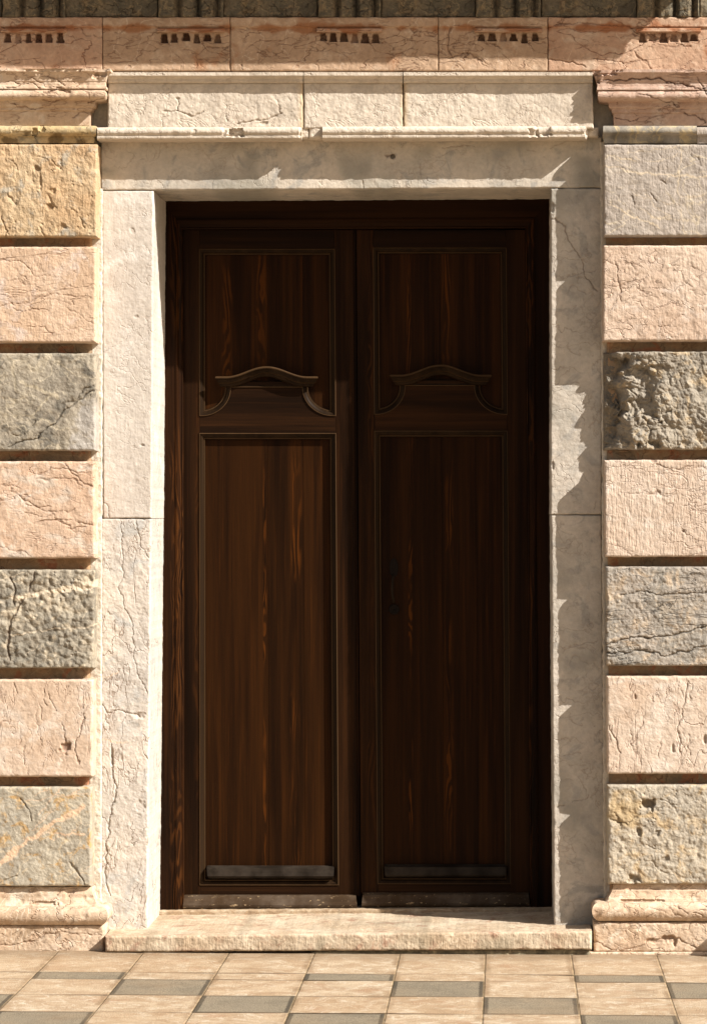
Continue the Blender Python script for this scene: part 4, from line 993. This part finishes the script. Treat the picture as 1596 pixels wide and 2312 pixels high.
# ---------------------------------------------------------------- step and threshold
step = slab('door_step', M_step, (237, 238, 1335, 1335, 2113.5, 2103, 2150, 2144.5), -.205, .52, None, seed=501, rough=((5, .003), (24, .0025), (70, .0015)), rnd=.010, chip=.012, side_rows=40, res=1.7, side_noise=.0015,
            cracks=[([(1250, 2138), (1262, 2143)], 2, .006, .7)], tint=lambda X, Y: .45 * sstep(.1, .5, fbm(X * .002, Y * .002, 5, 3, 85)))
tag(step, 'worn pink marble doorstep with a ribbed front edge', 'doorstep')
bed = slab('mortar_bed', M_grey_mortar, (700, 720, 1332, 1330, 2148, 2142, 2168, 2172), -.186, .0, step, seed=502, rough=((10, .012), (40, .006)), rnd=.008, chip=.02, res=2)
bed.location = Vector(bed.location)
M_sill = stone('sill_stone', (206, 180, 148), (186, 158, 128), (222, 202, 174), vein=(240, 220, 190), vein_amt=.5, vein_scale=6, vein_w=.03, blotch=7, mott=.55, bump=.7, seed=18, k=.58)
th = slab('threshold', M_sill, (352, 352, 1262, 1262, 2056.5, 2050, 2084, 2078), .43, .64, None, seed=503, rough=((5, .002), (24, .002)), rnd=.006, chip=.008, side_rows=10, res=1.7)
tag(th, 'low pale stone sill under the wooden door', 'threshold')

# ---------------------------------------------------------------- the door
c_d, c_m, c_h = (0.0075, 0.0031, 0.0012, 1), (0.0250, 0.0098, 0.0032, 1), (0.060, 0.0205, 0.0048, 1)
W_v = wood('dark_brown_pine', c_d, c_m, c_h, 'Z', .4, 1, bands=((-.33, .03), (.02, .02)))
W_h = wood('dark_brown_pine_rail', (0.0095, 0.0042, 0.0018, 1), (0.0280, 0.0112, 0.0039, 1), (0.055, 0.0205, 0.0060, 1), 'X', .15, 2)
p_d, p_m, p_h = (0.0105, 0.0038, 0.0011, 1), (0.0270, 0.0095, 0.0022, 1), (0.080, 0.0240, 0.0036, 1)
W_panel = wood('flame_grained_panel', p_d, p_m, p_h, 'Z', .8, 3, bands=((.125, .028), (-.02, .010)))
W_panel_up = wood('flame_grained_short_panel', p_d, p_m, p_h, 'Z', .7, 5, bands=((-.19, .03), (-.03, .03)))
W_panel2 = wood('flame_grained_panel_right', p_d, p_m, p_h, 'Z', .85, 8, bands=((.025, .024), (-.15, .012)))  # same tones as the left panels, with its own grain bands
W_frame = wood('door_frame_pine', (0.007, 0.0030, 0.0013, 1), (0.027, 0.0102, 0.0035, 1), (0.075, 0.026, 0.006, 1), 'Z', .6, 4, bands=((-.84, .04), (.8, .03)))
W_mould = wood('moulding_pine', (0.014, 0.0074, 0.0035, 1), (0.028, 0.0152, 0.007, 1), (0.05, 0.029, 0.0135, 1), 'Z', 0, 5)
W_bar = wood('dusty_weather_bar', (0.011, 0.008, 0.0055, 1), (0.021, 0.0155, 0.011, 1), (0.036, 0.026, 0.018, 1), 'X', 0, 6, dust=.16)
W_kick = wood('worn_kick_board', (0.036, 0.022, 0.012, 1), (0.068, 0.041, 0.022, 1), (0.11, 0.066, 0.035, 1), 'X', 0, 7, dust=.4, wear=.7)
M_iron = plain('dark_iron', (0.008, 0.0042, 0.0022, 1), .8, .0)
M_brass = plain('dull_brass', (0.016, 0.0090, 0.0038, 1), .8, .0)

door = thing('double_door', 'dark brown panelled double door set deep between the pale jambs', 'door', (W(806, 2050, .5)[0], .5, W(806, 2050, .4)[2]))
YD = .505
def lean(px, py):
    s = min(max((px - 412) / 391.0, 0), 1) * 10
    return px + s * (py - 560) / 1440.0

def sweep2(name, mat, path, prof, closed, parent, warp=True, label=None, attrs=None):
    """moulding run round a path in the door's plane. path px points (inside on the right when walking);
    prof = [(inward px, Y)...]"""
    pts = np.array(path, float); n = len(pts)
    V = []
    for i in range(n):
        p = pts[i]
        a = pts[i - 1] if (closed or i > 0) else None
        b = pts[(i + 1) % n] if (closed or i < n - 1) else None
        d1 = (p - a) / np.linalg.norm(p - a) if a is not None else None
        d2 = (b - p) / np.linalg.norm(b - p) if b is not None else None
        if d1 is None: d1 = d2
        if d2 is None: d2 = d1
        n1 = np.array([-d1[1], d1[0]]); n2 = np.array([-d2[1], d2[0]])
        mm = n1 + n2; mm = mm / max(1e-6, np.dot(mm, n1))
        L = np.linalg.norm(mm)
        if L > 1.6: mm = mm / L * 1.6
        for (o, Y) in prof:
            q = p + mm * o
            x = lean(q[0], q[1]) if warp else q[0]
            X, _, Z = W(x, q[1], Y)
            V.append((X, Y, Z))
    m = len(prof); Fc = []
    attrs = dict(edge=[(.26 if j in (2, 9) else 0) for _ in range(n) for j in range(m)])  # highlight lines painted along the bead edges
    for i in range(n if closed else n - 1):
        k = (i + 1) % n
        for j in range(m - 1):
            Fc.append([i * m + j, i * m + j + 1, k * m + j + 1, k * m + j])
    if not closed:
        Fc.append(list(range(m))); Fc.append([(n - 1) * m + j for j in reversed(range(m))])
    return make_obj(name, V, Fc, mat, parent, attrs, smooth=True, sharp=28, label=label)

# frame: u from outer edge to the leaf, different widths on the three sides
def build_frame():
    prof = [(-.35, .470), (0, .462), (.62, .462), (.66, .458), (.72, .457), (.76, .463), (.80, .470), (.93, .474), (.96, .471), (1.0, .474), (1.0, .515)]
    V = []
    for (kind) in range(4):
        for (u, Y) in prof:
            if kind == 0: x, y = 364 + 51 * u, 2058
            elif kind == 1: x, y = 372 + 39.5 * u, 455 + 62 * u
            elif kind == 2: x, y = 1241 - 55 * u, 452 + 62 * u
            else: x, y = 1249 - 52 * u, 2052
            X, _, Z = W(x, y, .462)
            V.append((X, Y, Z))
    # more stations down the sides for an even mesh
    m = len(prof); Fc = []
    for i in range(3):
        for j in range(m - 1):
            Fc.append([i * m + j, (i + 1) * m + j, (i + 1) * m + j + 1, i * m + j + 1][::-1])
    make_obj('door_frame', V, Fc, W_frame, door, smooth=False, mat2=(W_h, range(m - 1, 2 * (m - 1))))
build_frame()
# dark backing behind the leaves keeps daylight out of the gap
V, Fc = prisms([(rect(372, 1245, 440, 2060), .57, .60)])
make_obj('backing_board', V, Fc, W_v, door, smooth=False)

def scroll_arc(cx, cy, rx, ry, side, n=14):
    out = []
    for k in range(n + 1):
        t = HP * k / n
        out.append((cx + side * rx * math.sin(t), cy + ry * math.cos(t)))
    return out

def pediment(name, xl, xr, ytip, ypeak, parent, Yb):
    """serpentine cornice: rises from two flat tips to a rounded crest; stepped section, ends raked back"""
    prof = [(0, 0.0), (0, .050), (2.5, .053), (5, .052), (7, .046), (10, .040), (13.5, .037), (15, .034), (16.5, .024), (19, .021), (22, .018), (23.5, .010), (24, 0.0)]
    n = 72; V = []
    cx = (xl + xr) / 2; hw = (xr - xl) / 2
    for i in range(n + 1):
        u = -1 + 2 * i / n
        h = 0.5 + 0.5 * math.cos(math.pi * min(1, abs(u) / .80))
        # tangent for the section's tilt is small: drop it vertically
        for (dn, out) in prof:
            k = (out - .053) / .053
            x = cx + u * (hw + k * 17.0 * (abs(u) > .0))
            y = ytip - (ytip - ypeak) * h + dn
            xx = lean(x, y)
            X, _, Z = W(xx, y, Yb - out)
            V.append((X, Yb - out, Z))
    m = len(prof); Fc = []
    for i in range(n):
        for j in range(m - 1):
            Fc.append([i * m + j, i * m + j + 1, (i + 1) * m + j + 1, (i + 1) * m + j])
    Fc.append(list(range(m))[::-1]); Fc.append([n * m + j for j in range(m)])
    return make_obj(name, V, Fc, W_mould, parent, dict(edge=[(.16 if j in (1, 2) else .1 if j in (7,) else 0) for _ in range(n + 1) for j in range(m)]), smooth=True, sharp=30)  # highlights painted on the crest and lower step

def bar(name, mat, x0, x1, sec, parent, ends=0.0, n=30, seed=0):
    """horizontal timber with a section [(y, Y)...] from back top round the front to back bottom"""
    V = []
    for i in range(n + 1):
        f = i / n
        for (y, Y, e) in sec:
            x = x0 + e + (x1 - e - x0 - e) * f
            xx = lean(x, y)
            X, _, Z = W(xx, y, Y)
            V.append((X, Y + .0012 * pnoise(np.array([X * 14]), np.array([y * .05]), seed)[0], Z))
    m = len(sec); Fc = []
    for i in range(n):
        for j in range(m - 1):
            Fc.append([i * m + j, i * m + j + 1, (i + 1) * m + j + 1, (i + 1) * m + j])
    Fc.append(list(range(m))[::-1]); Fc.append([n * m + j for j in range(m)])
    return make_obj(name, V, Fc, mat, parent, smooth=True, sharp=25)

MP = [(-1.5, YD + .004), (-1.5, YD - .0035), (-.3, YD - .005), (.8, YD - .0045), (1.6, YD - .001), (3.2, YD + .000), (5.5, YD + .002), (8, YD + .008), (9.5, YD + .013), (10.6, YD + .0125), (11.8, YD + .013), (12.4, YD + .019), (13, YD + .030)]
def leaf(x0, x1, p0, p1, pt, pb_arc, lt, lb, ybot, wp, ped, lab, right):
    """x0..x1 leaf edges; p0..p1 panel openings; pt top of upper panel; pb_arc its lowest line; lt..lb lower panel"""
    top = 519
    polys = [(rect(x0, p0, top, ybot), YD, YD + .045), (rect(p1, x1, top, ybot), YD, YD + .045)]
    g = .35
    polys += [(rect(p0 + g, p1 - g, top, pt), YD + .0008, YD + .045), (rect(p0 + g, p1 - g, lb, ybot), YD + .0008, YD + .045)]
    ax0, ax1, ay = p0 + 4, p1 - 5, pb_arc - 62
    la = scroll_arc(ax0, ay, 65, 62, 1); ra = scroll_arc(ax1, ay, 68, 62, -1)
    mid = [(p0 + g, lt), (p0 + g, pb_arc)] + la + [(la[-1][0], ay - 14), (ra[-1][0], ay - 14)] + ra[::-1] + [(p1 - g, pb_arc), (p1 - g, lt)]
    polys.append((mid, YD + .0008, YD + .045))
    V, Fc = prisms(polys, lean)
    o = make_obj('door_leaf', V, Fc, W_v, door, smooth=False, bevel=.0015, label=lab, mat2=(W_h, range(12, len(Fc))), attrs=dict(board=boards(polys, int(x0))))
    # upper panel and its moulding (walk clockwise on screen so that inside lies on the right)
    path = [(p0, pt), (p1, pt), (p1, pb_arc)] + ra[1:] + [(la[-1][0], ay - 3)] + la[::-1][1:-1] + [(p0, pb_arc)]
    ra_top = ra[-1]; path = [(p0, pt), (p1, pt), (p1, pb_arc)] + ra[1:-1] + [(ra_top[0], ay - 3), (la[-1][0], ay - 3)] + la[::-1][1:-1] + [(p0, pb_arc)]
    cuts = [p0 + 4, p0 + 4 + (p1 - p0 - 8) * .50, p0 + 4 + (p1 - p0 - 8) * .77, p1 - 4]
    pp = [(rect(cuts[q] + (.28 if q else 0), cuts[q + 1] - (.28 if q < 2 else 0), pt + 4, pb_arc - 2), YD + .028, YD + .040) for q in range(3)]
    V, Fc = prisms(pp, lean)
    make_obj('upper_panel', V, Fc, wp if right else W_panel_up, o, smooth=False, attrs=dict(board=boards(pp, int(x0) + 3)))
    cuts = [p0 + 4, p0 + 4 + (p1 - p0 - 8) * .50, p0 + 4 + (p1 - p0 - 8) * .77, p1 - 4]
    pp = [(rect(cuts[q] + (.28 if q else 0), cuts[q + 1] - (.28 if q < 2 else 0), lt + 4, lb - 4), YD + .029, YD + .040) for q in range(3)]
    V, Fc = prisms(pp, lean)
    make_obj('lower_panel', V, Fc, wp, o, smooth=False, attrs=dict(board=boards(pp, int(x0) + 4)))
    sweep2('panel_moulding', W_mould, path, MP, True, o)
    sweep2('panel_moulding', W_mould, [(p0, lt), (p1, lt), (p1, lb), (p0, lb)], MP, True, o)
    pediment('scroll_pediment', *ped, o, YD + .004)
    b = lb - 40
    bar('weather_bar', W_bar, p0 + 15, p1 - 9, [(b - 4, YD + .030, 1), (b, YD - .002, 0), (b + 3, YD - .020, 0), (b + 20, YD - .026, 1), (b + 23, YD - .022, 3), (b + 26, YD + .0, 4), (b + 26, YD + .03, 4)], o, seed=int(x0))
    k = ybot - 3
    bar('kick_board', W_kick, x0 + 1.5, x1 - 1, [(k, YD + .0, 3), (k + 1.5, YD - .014, 2.5), (k + 6, YD - .028, 2), (k + 24, YD - .040, 0), (k + 29, YD - .038, 0), (k + 33, YD - .030, 1), (k + 33, YD + .03, 1)], o, seed=int(x1))
    return o
leafL = leaf(412, 797, 451, 755, 563, 938.5, 979, 1998, 2023, W_panel, (485.8, 716.5, 850, 827), 'left leaf, partly in sun', False)
leafR = leaf(805, 1186, 843, 1142, 560, 935, 973.5, 1995, 2018, W_panel2, (878, 1107, 846, 823), 'right leaf with the lock, in shade', True)
# meeting stile strip on the left leaf, set back behind the right one
V, Fc = prisms([(rect(796.5, 803, 519, 2023), YD + .012, YD + .045)], lean)
make_obj('meeting_strip', V, Fc, W_v, leafL, smooth=False)

def tube(path, r, sides=10):
    V = []; Fc = []
    P = [Vector(p) for p in path]
    for i, p in enumerate(P):
        t = (P[min(i + 1, len(P) - 1)] - P[max(i - 1, 0)]).normalized()
        u = t.cross(Vector((1, 0, 0))); u.normalize(); v = t.cross(u)
        rr = r[i] if isinstance(r, list) else r
        for k in range(sides):
            a = 2 * math.pi * k / sides
            V.append(tuple(p + u * rr * math.cos(a) + v * rr * math.sin(a)))
    for i in range(len(P) - 1):
        for k in range(sides):
            k2 = (k + 1) % sides
            Fc.append([i * sides + k, i * sides + k2, (i + 1) * sides + k2, (i + 1) * sides + k])
    Fc.append(list(range(sides))[::-1]); Fc.append([(len(P) - 1) * sides + k for k in range(sides)])
    return V, Fc
def at(px, py, Y): return W(lean(px, py), py, Y)
# latch plate, pull handle and lock cylinder near the edge of the right leaf
YP = YD + .028
pl = [(884 + 10 * math.cos(a) * (1 if abs(math.sin(a)) < .9 else .6), 1282 + 22 * math.sin(a)) for a in [k * math.pi / 12 for k in range(24)]]
V, Fc = prisms([(pl, YP - .004, YP)], lean)
make_obj('latch_plate', V, Fc, M_iron, leafR, smooth=False, bevel=.001)
V, Fc = tube([at(882, 1300, YP), at(882, 1303, YP - .02), at(881, 1312, YP - .036), at(880, 1330, YP - .042), at(881, 1346, YP - .038), at(883, 1356, YP - .022), at(883, 1359, YP)], [.007, .006, .0055, .006, .0055, .006, .007])
make_obj('pull_handle', V, Fc, M_brass, leafR, smooth=True, sharp=50)
ring = []
cxp, cyp = 884, 1376
Vl = []; Fl = []
secs = [(12, YP), (12, YP - .006), (10.5, YP - .009), (7.5, YP - .009), (7, YP - .007), (3, YP - .007), (2.6, YP - .003), (0.2, YP - .003)]
for (r, Y) in secs:
    for k in range(28):
        a = 2 * math.pi * k / 28
        Vl.append(at(cxp + r * math.cos(a), cyp + r * math.sin(a), Y))
for i in range(len(secs) - 1):
    for k in range(28):
        k2 = (k + 1) % 28
        Fl.append([i * 28 + k, i * 28 + k2, (i + 1) * 28 + k2, (i + 1) * 28 + k])
make_obj('lock_cylinder', Vl, Fl, M_iron, leafR, smooth=True, sharp=30)
